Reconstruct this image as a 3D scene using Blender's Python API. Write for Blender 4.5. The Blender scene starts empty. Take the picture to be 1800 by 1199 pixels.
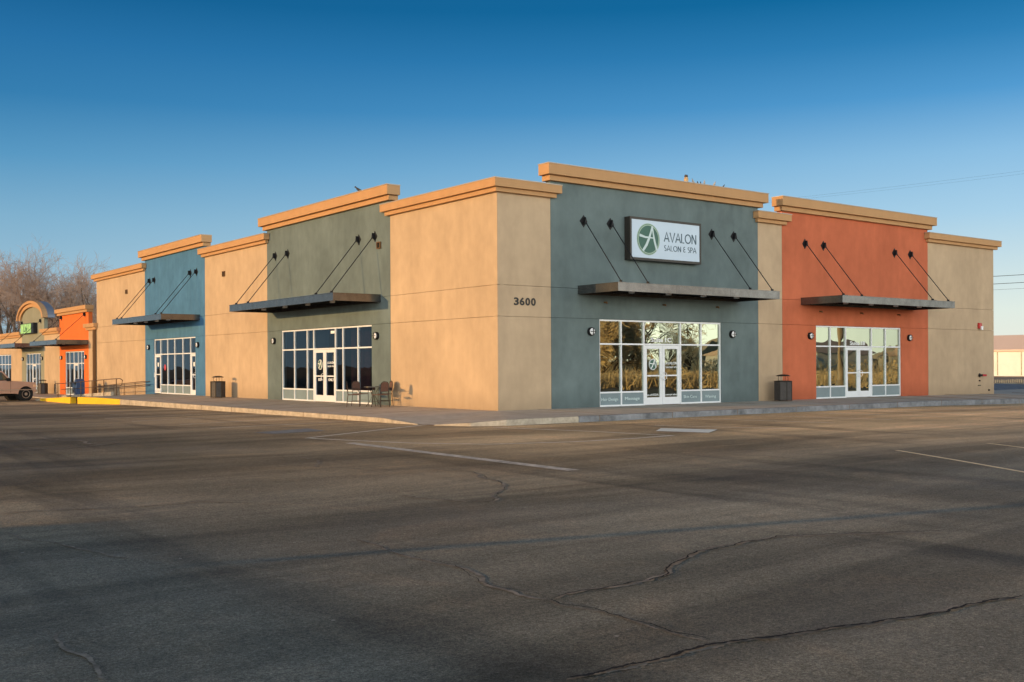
import bpy, bmesh, math, random
from mathutils import Vector, Matrix, noise
R = math.radians
scene = bpy.context.scene
COL = scene.collection

# ---------------------------------------------------------------- camera
YAW, ROLL = 0.649819, 0.0055094
cam_d = bpy.data.cameras.new('camera'); cam = bpy.data.objects.new('camera', cam_d); COL.objects.link(cam)
cam_d.sensor_width = 36; cam_d.lens = 36 * 1872.2 / 1800; cam_d.shift_y = (642.6 - 599.5) / 1800
cam_d.clip_end = 6000; cam_d.clip_start = .1
fw = Vector((math.sin(YAW), math.cos(YAW), 0)); rt = Vector((math.cos(YAW), -math.sin(YAW), 0)); up = Vector((0, 0, 1))
c_, s_ = math.cos(ROLL), math.sin(ROLL)
cr = rt * c_ - up * s_; cu = up * c_ + rt * s_
cam.matrix_world = Matrix(((cr.x, cu.x, -fw.x, -20.297), (cr.y, cu.y, -fw.y, -27.454), (cr.z, cu.z, -fw.z, 1.4485), (0, 0, 0, 1)))
scene.camera = cam
# ---------------------------------------------------------------- sky, sun, exposure
SUN_EL = R(7.7); SUN_AZ = math.atan2(-1, 0.27)        # azimuth from +Y towards +X
world = bpy.data.worlds.new('World'); scene.world = world; world.use_nodes = True
wn = world.node_tree; bg = wn.nodes['Background']
sky = wn.nodes.new('ShaderNodeTexSky'); sky.sky_type = 'NISHITA'; sky.sun_disc = False
sky.sun_elevation = SUN_EL; sky.sun_rotation = SUN_AZ
sky.altitude = 1500; sky.air_density = 1.0; sky.dust_density = 0.6; sky.ozone_density = 3.0
def wmath(op, a, b=None, c=None, clamp=False):
    n = wn.nodes.new('ShaderNodeMath'); n.operation = op; n.use_clamp = clamp
    for i, v in enumerate((a, b, c)):
        if v is None: continue
        if isinstance(v, (int, float)): n.inputs[i].default_value = v
        else: wn.links.new(v, n.inputs[i])
    return n.outputs[0]
def wmix(f, a, b, mode='MIX'):
    n = wn.nodes.new('ShaderNodeMix'); n.data_type = 'RGBA'; n.blend_type = mode
    for i, v in ((0, f), (6, a), (7, b)):
        if isinstance(v, (int, float)): n.inputs[i].default_value = v
        elif isinstance(v, tuple): n.inputs[i].default_value = (*v, 1)
        else: wn.links.new(v, n.inputs[i])
    return n.outputs[2]
def wramp(src, stops):
    n = wn.nodes.new('ShaderNodeValToRGB'); n.color_ramp.interpolation = 'B_SPLINE' if False else 'LINEAR'; e = n.color_ramp.elements
    while len(e) < len(stops): e.new(.5)
    for q, (p, c) in zip(e, stops): q.position = p; q.color = (*c, 1)
    wn.links.new(src, n.inputs[0]); return n.outputs[0]
wtc = wn.nodes.new('ShaderNodeTexCoord'); wsx = wn.nodes.new('ShaderNodeSeparateXYZ'); wn.links.new(wtc.outputs['Generated'], wsx.inputs[0])
X_, Y_, Z_ = wsx.outputs
Fd = wmath('ADD', wmath('MULTIPLY', X_, fw.x), wmath('MULTIPLY', Y_, fw.y)); Rd = wmath('ADD', wmath('MULTIPLY', X_, rt.x), wmath('MULTIPLY', Y_, rt.y))
az = wmath('MULTIPLY_ADD', Rd, 1.2, .5, True)        # north-west .. south-east across the eastern sky
zz = wmath('MULTIPLY', Z_, 2.0, None, True)
SKW = wramp(zz, [(0, (.45, .60, .68)), (.10, (.38, .57, .68)), (.258, (.22, .44, .62)), (.36, (.10, .32, .55)), (.46, (.036, .21, .44)), (.55, (.020, .165, .385)), (.63, (.008, .12, .30)), (1, (.01, .07, .20))])
SKE = wramp(zz, [(0, (.85, .84, .72)), (.09, (.76, .85, .78)), (.258, (.40, .64, .82)), (.36, (.26, .52, .77)), (.46, (.085, .33, .64)), (.55, (.027, .215, .475)), (.63, (.004, .145, .35)), (1, (.01, .09, .25))])
VIS = wmix(az, SKW, SKE)
nsk = wmix(1.0, sky.outputs[0], (.13, .13, .13), 'MULTIPLY')
VIS = wmix(.015, VIS, nsk)
# the half of the sky towards the low sun: bright, nearly white, warm at the horizon
BACK = wramp(zz, [(0, (1.0, .93, .72)), (.25, (1.0, .99, .90)), (.40, (.58, .61, .60)), (.58, (.17, .19, .21)), (1, (.06, .08, .11))])
south = wmath('MAXIMUM', wmath('MULTIPLY_ADD', X_, -.38, wmath('MULTIPLY_ADD', Y_, -1.15, .30)), .1)          # the south side of the sky is the brighter one
vs = wn.nodes.new('ShaderNodeVectorMath'); vs.operation = 'SCALE'; wn.links.new(BACK, vs.inputs[0]); wn.links.new(wmath('MULTIPLY', south, 5.0), vs.inputs['Scale'])
BACK = wmix(.05, vs.outputs[0], nsk)
mk = wn.nodes.new('ShaderNodeMapRange'); mk.interpolation_type = 'SMOOTHSTEP'; mk.inputs[1].default_value = .45; mk.inputs[2].default_value = -.35
wn.links.new(Fd, mk.inputs[0])
wn.links.new(wmix(1.0, wmix(mk.outputs[0], VIS, BACK), (1 / .12, 1 / .12, 1 / .12), 'MULTIPLY'), bg.inputs[0])
bg.inputs[1].default_value = 0.12
sl = bpy.data.lights.new('sun', 'SUN'); sl.energy = 4.0; sl.angle = R(0.5); sl.color = (1.0, 0.58, 0.22)
so = bpy.data.objects.new('sun', sl); COL.objects.link(so)
sd = Vector((math.sin(SUN_AZ) * math.cos(SUN_EL), math.cos(SUN_AZ) * math.cos(SUN_EL), math.sin(SUN_EL)))
so.rotation_euler = sd.to_track_quat('Z', 'Y').to_euler(); so.location = (-30, 0, 30)
scene.view_settings.view_transform = 'Standard'; scene.view_settings.look = 'None'
scene.view_settings.exposure = 0.0; scene.view_settings.gamma = 1

# ---------------------------------------------------------------- materials
def mat(name, color, rough=.8, metal=0, spec=.3, mottle=0, mscale=1.2, bump=0, bscale=80, streak=False, coat=0):
    m = bpy.data.materials.new(name); m.use_nodes = True; nt = m.node_tree
    b = nt.nodes['Principled BSDF']
    b.inputs['Base Color'].default_value = (*color, 1); b.inputs['Roughness'].default_value = rough
    b.inputs['Metallic'].default_value = metal; b.inputs['Specular IOR Level'].default_value = spec
    b.inputs['Coat Weight'].default_value = coat
    tc = nt.nodes.new('ShaderNodeTexCoord')
    geo = nt.nodes.new('ShaderNodeNewGeometry')
    if mottle:
        mp = nt.nodes.new('ShaderNodeMapping'); nt.links.new(geo.outputs['Position'], mp.inputs[0])
        mp.inputs['Scale'].default_value = (1, 1, .7 if streak else 1)
        n1 = nt.nodes.new('ShaderNodeTexNoise'); n1.inputs['Scale'].default_value = mscale; n1.inputs['Detail'].default_value = 6; n1.inputs['Roughness'].default_value = .62
        n2 = nt.nodes.new('ShaderNodeTexNoise'); n2.inputs['Scale'].default_value = mscale * 5; n2.inputs['Detail'].default_value = 4
        nt.links.new(mp.outputs[0], n1.inputs['Vector']); nt.links.new(mp.outputs[0], n2.inputs['Vector'])
        ad = nt.nodes.new('ShaderNodeMath'); ad.operation = 'MULTIPLY_ADD'; ad.inputs[1].default_value = .4
        nt.links.new(n2.outputs[0], ad.inputs[0]); nt.links.new(n1.outputs[0], ad.inputs[2])
        mr = nt.nodes.new('ShaderNodeMapRange'); mr.inputs[1].default_value = .45; mr.inputs[2].default_value = .95
        mr.inputs[3].default_value = 1 - mottle; mr.inputs[4].default_value = 1 + mottle
        nt.links.new(ad.outputs[0], mr.inputs[0])
        vm = nt.nodes.new('ShaderNodeVectorMath'); vm.operation = 'SCALE'; vm.inputs[0].default_value = color
        last = mr.outputs[0]
        if streak:
            m2 = nt.nodes.new('ShaderNodeMapping'); nt.links.new(geo.outputs['Position'], m2.inputs[0]); m2.inputs['Scale'].default_value = (1, 1, .06)
            n3 = nt.nodes.new('ShaderNodeTexNoise'); n3.inputs['Scale'].default_value = 2.6; n3.inputs['Detail'].default_value = 5; n3.inputs['Roughness'].default_value = .7; nt.links.new(m2.outputs[0], n3.inputs['Vector'])
            r3 = nt.nodes.new('ShaderNodeMapRange'); r3.inputs[1].default_value = .3; r3.inputs[2].default_value = .7; r3.inputs[3].default_value = .965; r3.inputs[4].default_value = 1.03; nt.links.new(n3.outputs[0], r3.inputs[0])
            sz = nt.nodes.new('ShaderNodeSeparateXYZ'); nt.links.new(geo.outputs['Position'], sz.inputs[0])
            wz = nt.nodes.new('ShaderNodeMath'); wz.operation = 'MULTIPLY_ADD'; wz.inputs[1].default_value = -.9; nt.links.new(n1.outputs[0], wz.inputs[0]); nt.links.new(sz.outputs[2], wz.inputs[2])
            r4 = nt.nodes.new('ShaderNodeMapRange'); r4.inputs[1].default_value = -.45; r4.inputs[2].default_value = .15; r4.inputs[3].default_value = .80; r4.inputs[4].default_value = 1; nt.links.new(wz.outputs[0], r4.inputs[0])
            for q in (r3, r4):
                mu = nt.nodes.new('ShaderNodeMath'); mu.operation = 'MULTIPLY'; nt.links.new(last, mu.inputs[0]); nt.links.new(q.outputs[0], mu.inputs[1]); last = mu.outputs[0]
        nt.links.new(last, vm.inputs['Scale']); nt.links.new(vm.outputs[0], b.inputs['Base Color'])
    if bump:
        nb = nt.nodes.new('ShaderNodeTexNoise'); nb.inputs['Scale'].default_value = bscale; nb.inputs['Detail'].default_value = 3
        nt.links.new(geo.outputs['Position'], nb.inputs['Vector'])
        bp = nt.nodes.new('ShaderNodeBump'); bp.inputs['Strength'].default_value = bump; bp.inputs['Distance'].default_value = .02
        nt.links.new(nb.outputs[0], bp.inputs['Height']); nt.links.new(bp.outputs[0], b.inputs['Normal'])
    return m
def stucco(n, c, mo=.15): return mat(n, c, .92, mottle=mo, mscale=.55, bump=.35, bscale=60, streak=True, spec=.15)
TAN = stucco('tan_stucco', (.47, .345, .225)); GREY = stucco('grey_green_stucco', (.128, .165, .166), .24)
BLUE = stucco('blue_stucco', (.068, .178, .315), .24); RUST = stucco('rust_stucco', (.49, .135, .066), .18)
ORANGE = stucco('orange_stucco', (.70, .16, .04), .05); SAGE = stucco('sage_stucco', (.25, .25, .19), .08)
TRIM = stucco('cornice_stucco', (.47, .27, .13), .06); CAP = mat('metal_coping', (.42, .36, .30), .5, .5)
JOINT = mat('joint_sealant', (.16, .11, .07), .9)
ALU = mat('white_aluminium', (.74, .76, .78), .42, .1, spec=.5, mottle=.04, mscale=3)
STEEL = mat('painted_steel', (.15, .15, .15), .22, .85, spec=.5, mottle=.3, mscale=3)
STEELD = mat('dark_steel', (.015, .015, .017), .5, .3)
SPAN = mat('spandrel_panel', (.19, .25, .27), .25, 0, spec=.5, mottle=.08)
CONC = mat('sidewalk_concrete', (.42, .36, .29), .9, mottle=.2, mscale=.9, bump=.3, bscale=50)
KERB = mat('kerb_concrete', (.42, .36, .28), .9, mottle=.35, mscale=2.5, bump=.5, bscale=30)
YEL = mat('yellow_kerb_paint', (.80, .47, .02), .7, mottle=.08, mscale=3)
LINE = mat('worn_line_paint', (.74, .68, .58), .85, mottle=.4, mscale=5)
LINEY = mat('yellowed_line_paint', (.72, .58, .36), .85, mottle=.3, mscale=5)
WHITEP = mat('white_block_paint', (.72, .72, .64), .8, mottle=.15, mscale=4)
CRACK = mat('crack_dark', (.012, .011, .010), 1.0)
DUST = mat('dusty_crack_edge', (.20, .155, .115), 1.0, mottle=.4, mscale=6)
LETTER = mat('letter_bronze', (.035, .032, .028), .5); WHITE = mat('white_vinyl', (.82, .84, .84), .5)
LAMPG = mat('lamp_glass', (.75, .76, .78), .25, spec=.6)
BINM = mat('bin_panel', (.055, .048, .045), .55, mottle=.25, mscale=10, bump=.3, bscale=90); BIND = mat('bin_metal', (.022, .018, .015), .45, .4)
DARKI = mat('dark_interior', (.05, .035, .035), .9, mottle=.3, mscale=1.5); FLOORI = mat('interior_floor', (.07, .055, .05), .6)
SIGNW = mat('sign_face', (.50, .60, .70), .35, mottle=.03); GREEN = mat('emblem_green', (.055, .13, .10), .5, mottle=.12, mscale=3)
GREENL = mat('emblem_ring', (.33, .44, .34), .5); SLATE = mat('sign_letter_slate', (.06, .10, .13), .5)
RAIL = mat('handrail_paint', (.10, .055, .025), .5, .4); PIPE = mat('downspout_brown', (.16, .085, .035), .55, .2)
BARK = mat('bark', (.13, .095, .07), .95, mottle=.3, mscale=3); TWIG = mat('twigs', (.30, .19, .12), .95)
TWIGG = mat('golden_twigs', (.88, .72, .46), .95)
RUSTY = mat('woven_seat', (.125, .07, .055), .8, mottle=.2, mscale=20); CHF = mat('chair_frame', (.05, .04, .035), .45, .6)
TABT = mat('table_top', (.10, .09, .08), .3, .4)
BRICKR = mat('deep_red', (.45, .03, .03), .4, coat=.3)

def glass_mat(name, tint, refl, gcol=(.92, .95, .92), power=3.0):
    m = bpy.data.materials.new(name); m.use_nodes = True; nt = m.node_tree
    for n in list(nt.nodes): nt.nodes.remove(n)
    out = nt.nodes.new('ShaderNodeOutputMaterial'); mx = nt.nodes.new('ShaderNodeMixShader')
    tr = nt.nodes.new('ShaderNodeBsdfTransparent'); gl = nt.nodes.new('ShaderNodeBsdfGlossy')
    tr.inputs[0].default_value = (*tint, 1); gl.inputs['Roughness'].default_value = 0.0; gl.inputs[0].default_value = (*gcol, 1)
    fr = nt.nodes.new('ShaderNodeLayerWeight'); fr.inputs[0].default_value = .5
    mr = nt.nodes.new('ShaderNodeMapRange'); mr.inputs[3].default_value = refl; mr.inputs[4].default_value = 1.0
    pw = nt.nodes.new('ShaderNodeMath'); pw.operation = 'POWER'; pw.inputs[1].default_value = power
    nt.links.new(fr.outputs['Facing'], pw.inputs[0]); nt.links.new(pw.outputs[0], mr.inputs[0]); nt.links.new(mr.outputs[0], mx.inputs[0])
    nz = nt.nodes.new('ShaderNodeTexNoise'); nz.inputs['Scale'].default_value = .9; nz.inputs['Detail'].default_value = 1
    geo = nt.nodes.new('ShaderNodeNewGeometry'); nt.links.new(geo.outputs['Position'], nz.inputs['Vector'])
    bp = nt.nodes.new('ShaderNodeBump'); bp.inputs['Strength'].default_value = .10; bp.inputs['Distance'].default_value = .05
    nt.links.new(nz.outputs[0], bp.inputs['Height']); nt.links.new(bp.outputs[0], gl.inputs['Normal'])
    nt.links.new(tr.outputs[0], mx.inputs[1]); nt.links.new(gl.outputs[0], mx.inputs[2]); nt.links.new(mx.outputs[0], out.inputs[0])
    return m
GLASS = glass_mat('reflective_glazing', (.25, .30, .28), .70, (.43, .49, .41))
GLASSL = glass_mat('dark_glazing', (.28, .34, .38), .05, (.8, .9, 1), 5)

# ---------------------------------------------------------------- mesh helpers
class M:
    def __init__(s): s.v = []; s.f = []
    def add(s, vs, fs):
        n = len(s.v); s.v += [tuple(v) for v in vs]; s.f += [tuple(i + n for i in f) for f in fs]; return s
    def hexa(s, p):      # 8 corners, bottom ring then top ring
        return s.add(p, [(0, 3, 2, 1), (4, 5, 6, 7), (0, 1, 5, 4), (1, 2, 6, 5), (2, 3, 7, 6), (3, 0, 4, 7)])
    def box(s, x0, x1, y0, y1, z0, z1):
        return s.hexa([(x0, y0, z0), (x1, y0, z0), (x1, y1, z0), (x0, y1, z0), (x0, y0, z1), (x1, y0, z1), (x1, y1, z1), (x0, y1, z1)])
    def tube(s, pts, r, n=6, cap=True):
        pts = [Vector(p) for p in pts]; rs = r if isinstance(r, (list, tuple)) else [r] * len(pts); base = len(s.v)
        for i, p in enumerate(pts):
            d = (pts[min(i + 1, len(pts) - 1)] - pts[max(i - 1, 0)]).normalized()
            a = d.cross(Vector((0, 0, 1)) if abs(d.z) < .95 else Vector((1, 0, 0))).normalized(); b = d.cross(a)
            for k in range(n):
                t = 2 * math.pi * k / n; s.v.append(tuple(p + (a * math.cos(t) + b * math.sin(t)) * rs[i]))
        for i in range(len(pts) - 1):
            for k in range(n):
                a0 = base + i * n + k; a1 = base + i * n + (k + 1) % n; s.f.append((a0, a1, a1 + n, a0 + n))
        if cap:
            s.f.append(tuple(base + k for k in range(n))[::-1]); s.f.append(tuple(base + (len(pts) - 1) * n + k for k in range(n)))
        return s
    def lathe(s, prof, n=20, c=(0, 0, 0), axis='z'):
        base = len(s.v)
        for r, h in prof:
            for k in range(n):
                t = 2 * math.pi * k / n; a, b = r * math.cos(t), r * math.sin(t)
                p = (a, b, h) if axis == 'z' else ((a, h, b) if axis == 'y' else (h, a, b))
                s.v.append((p[0] + c[0], p[1] + c[1], p[2] + c[2]))
        for i in range(len(prof) - 1):
            for k in range(n):
                a0 = base + i * n + k; a1 = base + i * n + (k + 1) % n; s.f.append((a0, a1, a1 + n, a0 + n))
        s.f.append(tuple(base + k for k in range(n))); s.f.append(tuple(base + (len(prof) - 1) * n + k for k in range(n)))
        return s
    def prism(s, poly, fn, h0, h1):   # 2D polygon extruded; fn(a,b,h)->xyz
        n = len(poly); s.add([fn(a, b, h0) for a, b in poly] + [fn(a, b, h1) for a, b in poly],
              [tuple(range(n))[::-1], tuple(range(n, 2 * n))] + [(i, (i + 1) % n, n + (i + 1) % n, n + i) for i in range(n)])
        return s
    def build(s, name, m, parent=None, off=None, bevel=0, smooth=False, recalc=True):
        me = bpy.data.meshes.new(name); me.from_pydata(s.v, [], s.f); me.materials.append(m)
        if recalc:
            bm = bmesh.new(); bm.from_mesh(me); bmesh.ops.recalc_face_normals(bm, faces=bm.faces); bm.to_mesh(me); bm.free()
        if smooth:
            for p in me.polygons: p.use_smooth = True
        o = bpy.data.objects.new(name, me); COL.objects.link(o)
        if parent is not None:
            o.parent = parent
            if off is not None: o.location = -Vector(off)
        if bevel:
            b = o.modifiers.new('bevel', 'BEVEL'); b.width = bevel; b.segments = 2; b.limit_method = 'ANGLE'
            if smooth or True:
                b.harden_normals = False
        return o
def tag(o, label=None, cat=None, group=None, kind=None):
    if label: o['label'] = label
    if cat: o['category'] = cat
    if group: o['group'] = group
    if kind: o['kind'] = kind
    return o
def empty(name, loc, label, cat, group=None, rz=0):
    o = bpy.data.objects.new(name, None); COL.objects.link(o); o.location = loc; o.rotation_euler = (0, 0, rz); o.empty_display_size = .3
    return tag(o, label, cat, group)
def copy_tree(o, parent=None):
    c = o.copy(); COL.objects.link(c)
    if parent is not None: c.parent = parent
    for ch in list(o.children): copy_tree(ch, c)
    return c
def W(side, u, d, z): return (u, -d, z) if side == 'R' else (-d, u, z)
def wbox(m, side, u0, u1, d0, d1, z0, z1):
    a, b = W(side, u0, d0, z0), W(side, u1, d1, z1)
    return m.box(min(a[0], b[0]), max(a[0], b[0]), min(a[1], b[1]), max(a[1], b[1]), z0, z1)

_tc = {}
def text_geo(s, size, bold=0, space=1):
    k = (s, size, bold, space)
    if k not in _tc:
        cu_ = bpy.data.curves.new('t', 'FONT'); cu_.body = s; cu_.size = size; cu_.offset = bold; cu_.extrude = .004; cu_.resolution_u = 3; cu_.space_character = space
        ob = bpy.data.objects.new('t', cu_); COL.objects.link(ob); dg = bpy.context.evaluated_depsgraph_get()
        me = bpy.data.meshes.new_from_object(ob.evaluated_get(dg)); v = [tuple(q.co) for q in me.vertices]; f = [tuple(p.vertices) for p in me.polygons]
        bpy.data.objects.remove(ob); bpy.data.curves.remove(cu_); bpy.data.meshes.remove(me); _tc[k] = (v, f)
    return _tc[k]
def wall_text(m, s, side, u0, u1, zb, ht, d, bold=0, cap=.73):
    """text whose caps are ht high, baseline zb, fitted between u0 and u1 (u0 is the reader's left)"""
    v, f = text_geo(s, ht / cap, bold * ht / cap)
    xs = [q[0] for q in v]; a, b = min(xs), max(xs); k = (u1 - u0) / (b - a)
    m.add([W(side, u0 + (q[0] - a) * k, d + q[2], zb + q[1]) for q in v], f)
def words_on(part, s, side, u0, u1, zb, ht, d, m, bold=0, glyph=False, w=.12, gap=.13):
    """one lettering part per word, the whole line fitted between u0 and u1"""
    ws = s.split(' ')
    if glyph: wid = [sum(GLY[c][0] + gap for c in q) - gap for q in ws]; sp = .28 + 2 * gap
    else:
        wid = []
        for q in ws: v = text_geo(q, 1, bold)[0]; xs = [p[0] for p in v]; wid.append(max(xs) - min(xs))
        sp = .34
    k_ = (u1 - u0) / (sum(wid) + sp * (len(ws) - 1)); u = u0
    for q, l in zip(ws, wid):
        mm = M()
        if glyph: glyph_text(mm, q, side, u, u + l * k_, zb, ht, d, w, gap)
        else: wall_text(mm, q, side, u, u + l * k_, zb, ht, d, bold)
        mm.build('lettering', m, part, PO.get(part)); u += (l + sp) * k_
PO = {}
def stroke(m, pts, w, fn, h0, h1):   # constant or tapering stroke
    ws = w if isinstance(w, (list, tuple)) else [w] * len(pts)
    L_, R_ = [], []
    for i, p in enumerate(pts):
        a = pts[max(i - 1, 0)]; b = pts[min(i + 1, len(pts) - 1)]; dx, dy = b[0] - a[0], b[1] - a[1]; l = math.hypot(dx, dy) or 1
        nx, ny = -dy / l * ws[i] / 2, dx / l * ws[i] / 2; L_.append((p[0] + nx, p[1] + ny)); R_.append((p[0] - nx, p[1] - ny))
    for i in range(len(pts) - 1): m.prism([L_[i], L_[i + 1], R_[i + 1], R_[i]], fn, h0, h1)
def arc(cx, cy, rx, ry, a0, a1, n=14): return [(cx + rx * math.cos(R(a0 + (a1 - a0) * i / n)), cy + ry * math.sin(R(a0 + (a1 - a0) * i / n))) for i in range(n + 1)]
GLY = {  # unit-height strokes, (width, strokes)
 'A': (.78, [[(0, 0), (.39, 1), (.78, 0)], [(.14, .33), (.64, .33)]]), 'V': (.76, [[(0, 1), (.38, 0), (.76, 1)]]),
 'L': (.45, [[(.04, 1), (.04, 0.04), (.45, .04)]]), 'O': (.96, [arc(.48, .5, .44, .46, 0, 360, 24)]),
 'N': (.72, [[(.05, 0), (.05, 1)], [(.05, 1), (.67, 0)], [(.67, 0), (.67, 1)]]),
 'S': (.5, [arc(.26, .74, .2, .22, 50, 270, 10)[:] + arc(.24, .27, .22, .24, 90, -130, 10)]), 'P': (.52, [[(.05, 0), (.05, 1)], [(.05, .96), (.28, .96)] + arc(.28, .72, .22, .24, 90, -90, 8) + [(.05, .48)]]),
 '&': (.5, [arc(.28, .75, .2, .21, 50, 270, 10), arc(.28, .28, .24, .24, 90, 330, 10), [(.28, .53), (.46, .53)]]), ' ': (.28, [])}
def glyph_text(m, s, side, u0, u1, zb, ht, d, w=.12, gap=.13):
    tot = sum(GLY[c][0] + gap for c in s) - gap; k = (u1 - u0) / tot; x = 0; i = 0
    for c in s:
        wd, sts = GLY[c]
        for n_, st in enumerate(sts):
            j = (n_ % 3) * .0012
            stroke(m, [(x + p[0], p[1]) for p in st], w, lambda a, b, h: W(side, u0 + a * k, h, zb + b * ht), d, d + .008 + j)
        x += wd + gap
def emblem(side, uc, zc, r, d, parent, sgn, ringmat, off=None, full=True):
    fn = lambda a, b, h: W(side, uc + a * r * sgn, h, zc + b * r)
    if full:
        M().prism(arc(0, 0, 1, 1, 0, 350, 35), fn, d, d + .006).build('emblem_rim', ringmat, parent, off)
        M().prism(arc(0, 0, .955, .955, 0, 350, 35), fn, d + .006, d + .009).build('emblem_border', GREEN, parent, off)
        M().prism(arc(0, 0, .925, .925, 0, 350, 35), fn, d + .009, d + .012).build('emblem_ring', ringmat, parent, off)
        M().prism(arc(0, 0, .86, .86, 0, 350, 35), fn, d + .012, d + .015).build('emblem_disc', GREEN, parent, off)
        d += .015
    m = M()
    stroke(m, [(.32, .84), (.2, .45), (.05, .08), (-.18, -.35), (-.5, -.74)], [.10, .14, .17, .19, .16], fn, d, d + .003)
    stroke(m, [(.32, .84), (.40, .40), (.52, -.1), (.72, -.66)], [.09, .11, .15, .15], fn, d, d + .004)
    stroke(m, [(-.79, .22), (-.3, .12), (.43, .10)], [.17, .12, .07], fn, d, d + .005)
    m.build('emblem_letter', WHITE if ringmat is WHITE else GREENL if False else mat_pale, parent, off)
mat_pale = mat('emblem_pale', (.52, .62, .62), .5)

# ---------------------------------------------------------------- ground
def lerp(x, xs, ys):
    if x <= xs[0]: return ys[0]
    for i in range(1, len(xs)):
        if x <= xs[i]: t = (x - xs[i - 1]) / (xs[i] - xs[i - 1]); return ys[i - 1] + t * (ys[i] - ys[i - 1])
    return ys[-1]
def lot_z(x, y):
    a = lerp(y, [-8, 5, 16, 25, 33, 60], [-.21, -.23, -.28, -.33, -.50, -.52])
    b = lerp(x, [6, 18, 27, 60], [0, -.02, -.13, -.2])
    return a + (b if y < 10 else 0)
def side_z(y): return lerp(y, [31, 33.5, 43.6, 90], [0, -.07, -.42, -.42])
def breaks(vals, step, lo, hi):
    out = set(vals); x = lo
    while x < hi: out.add(round(x, 3)); x += step
    out.add(hi); return sorted(out)
def add_asphalt():
    m = bpy.data.materials.new('asphalt'); m.use_nodes = True; nt = m.node_tree; b = nt.nodes['Principled BSDF']; L = nt.links.new
    geo = nt.nodes.new('ShaderNodeNewGeometry'); P = geo.outputs['Position']
    def N(scale, det=4, rough=.55, sc=(1, 1, 1), rot=0, dist=0):
        mp = nt.nodes.new('ShaderNodeMapping'); mp.inputs['Scale'].default_value = sc; mp.inputs['Rotation'].default_value = (0, 0, rot); L(P, mp.inputs[0])
        n = nt.nodes.new('ShaderNodeTexNoise'); n.inputs['Scale'].default_value = scale; n.inputs['Detail'].default_value = det; n.inputs['Roughness'].default_value = rough; n.inputs['Distortion'].default_value = dist
        L(mp.outputs[0], n.inputs['Vector']); return n.outputs[0]
    def ramp(src, a, b_, lo=0, hi=1):
        r = nt.nodes.new('ShaderNodeMapRange'); r.inputs[1].default_value = a; r.inputs[2].default_value = b_; r.inputs[3].default_value = lo; r.inputs[4].default_value = hi; L(src, r.inputs[0]); return r.outputs[0]
    def mix(f, c1, c2):
        x = nt.nodes.new('ShaderNodeMix'); x.data_type = 'RGBA'
        if isinstance(f, float): x.inputs[0].default_value = f
        else: L(f, x.inputs[0])
        for i, c in ((6, c1), (7, c2)):
            if isinstance(c, tuple): x.inputs[i].default_value = (*c, 1)
            else: L(c, x.inputs[i])
        return x.outputs[2]
    def mul(c, f):
        v = nt.nodes.new('ShaderNodeVectorMath'); v.operation = 'SCALE'; L(c, v.inputs[0]); L(f, v.inputs['Scale']); return v.outputs[0]
    def mixc(c, k_):
        x = nt.nodes.new('ShaderNodeVectorMath'); x.operation = 'MULTIPLY'; L(c, x.inputs[0]); x.inputs[1].default_value = k_; return x.outputs[0]
    base = mix(ramp(N(.11, 5), .35, .68), (.15, .14, .108), (.30, .265, .198))
    dust = mix(ramp(N(.5, 8, .7, dist=1.2), .52, .75, 0, .55), base, (.34, .265, .18))
    tyre = mix(ramp(N(.5, 5, .6, (1, .12, 1), R(20), .8), .54, .68, 0, .7), dust, (.085, .078, .062))
    sx = nt.nodes.new('ShaderNodeSeparateXYZ'); L(P, sx.inputs[0])
    wob = nt.nodes.new('ShaderNodeMath'); wob.operation = 'MULTIPLY_ADD'; wob.inputs[1].default_value = 9; L(N(.12, 4), wob.inputs[0]); L(sx.outputs[1], wob.inputs[2])
    lane = ramp(wob.outputs[0], -13.5, -7, 0, .75)                      # dusty brown by the shops, cleaner grey in the driving aisle
    tyre = mix(lane, tyre, mixc(tyre, (1.35, 1.12, .86)))
    streaks = ramp(N(.35, 6, .65, (.16, 1, 1), R(-14), .5), .40, .68, .62, 1.5)
    tyre = mul(tyre, streaks)
    wx = nt.nodes.new('ShaderNodeMath'); wx.operation = 'MULTIPLY_ADD'; wx.inputs[1].default_value = 8; L(N(.16, 5), wx.inputs[0]); L(sx.outputs[0], wx.inputs[2])
    near = ramp(sx.outputs[1], -19, -13.5)                                # worn pale and sandy in front of the right shops
    wm = nt.nodes.new('ShaderNodeMath'); wm.operation = 'MULTIPLY'; L(ramp(wx.outputs[0], -7, 6), wm.inputs[0]); L(near, wm.inputs[1])
    tyre = mix(wm.outputs[0], tyre, mixc(tyre, (2.1, 1.95, 1.8)))
    wd = nt.nodes.new('ShaderNodeMath'); wd.operation = 'MULTIPLY'; L(ramp(wx.outputs[0], -4, -13), wd.inputs[0]); L(ramp(sx.outputs[1], -14, -9), wd.inputs[1])
    tyre = mix(wd.outputs[0], tyre, mixc(tyre, (.55, .60, .66)))           # darker, bluer asphalt to the left
    fine = mul(tyre, ramp(N(38, 2, .8), .28, .72, .55, 1.45))
    grit = mul(fine, ramp(N(130, 1, .5), .3, .7, .6, 1.4))
    grit = mul(grit, ramp(N(17, 3, .8), .3, .7, .74, 1.28))
    peb = nt.nodes.new('ShaderNodeTexVoronoi'); peb.inputs['Scale'].default_value = 6; L(P, peb.inputs['Vector'])
    r_ = nt.nodes.new('ShaderNodeSeparateColor'); L(peb.outputs['Color'], r_.inputs[0])
    lt = nt.nodes.new('ShaderNodeMath'); lt.operation = 'LESS_THAN'; lt.inputs[1].default_value = .09; L(peb.outputs['Distance'], lt.inputs[0])
    gt = nt.nodes.new('ShaderNodeMath'); gt.operation = 'GREATER_THAN'; gt.inputs[1].default_value = .86; L(r_.outputs[0], gt.inputs[0])
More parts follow.
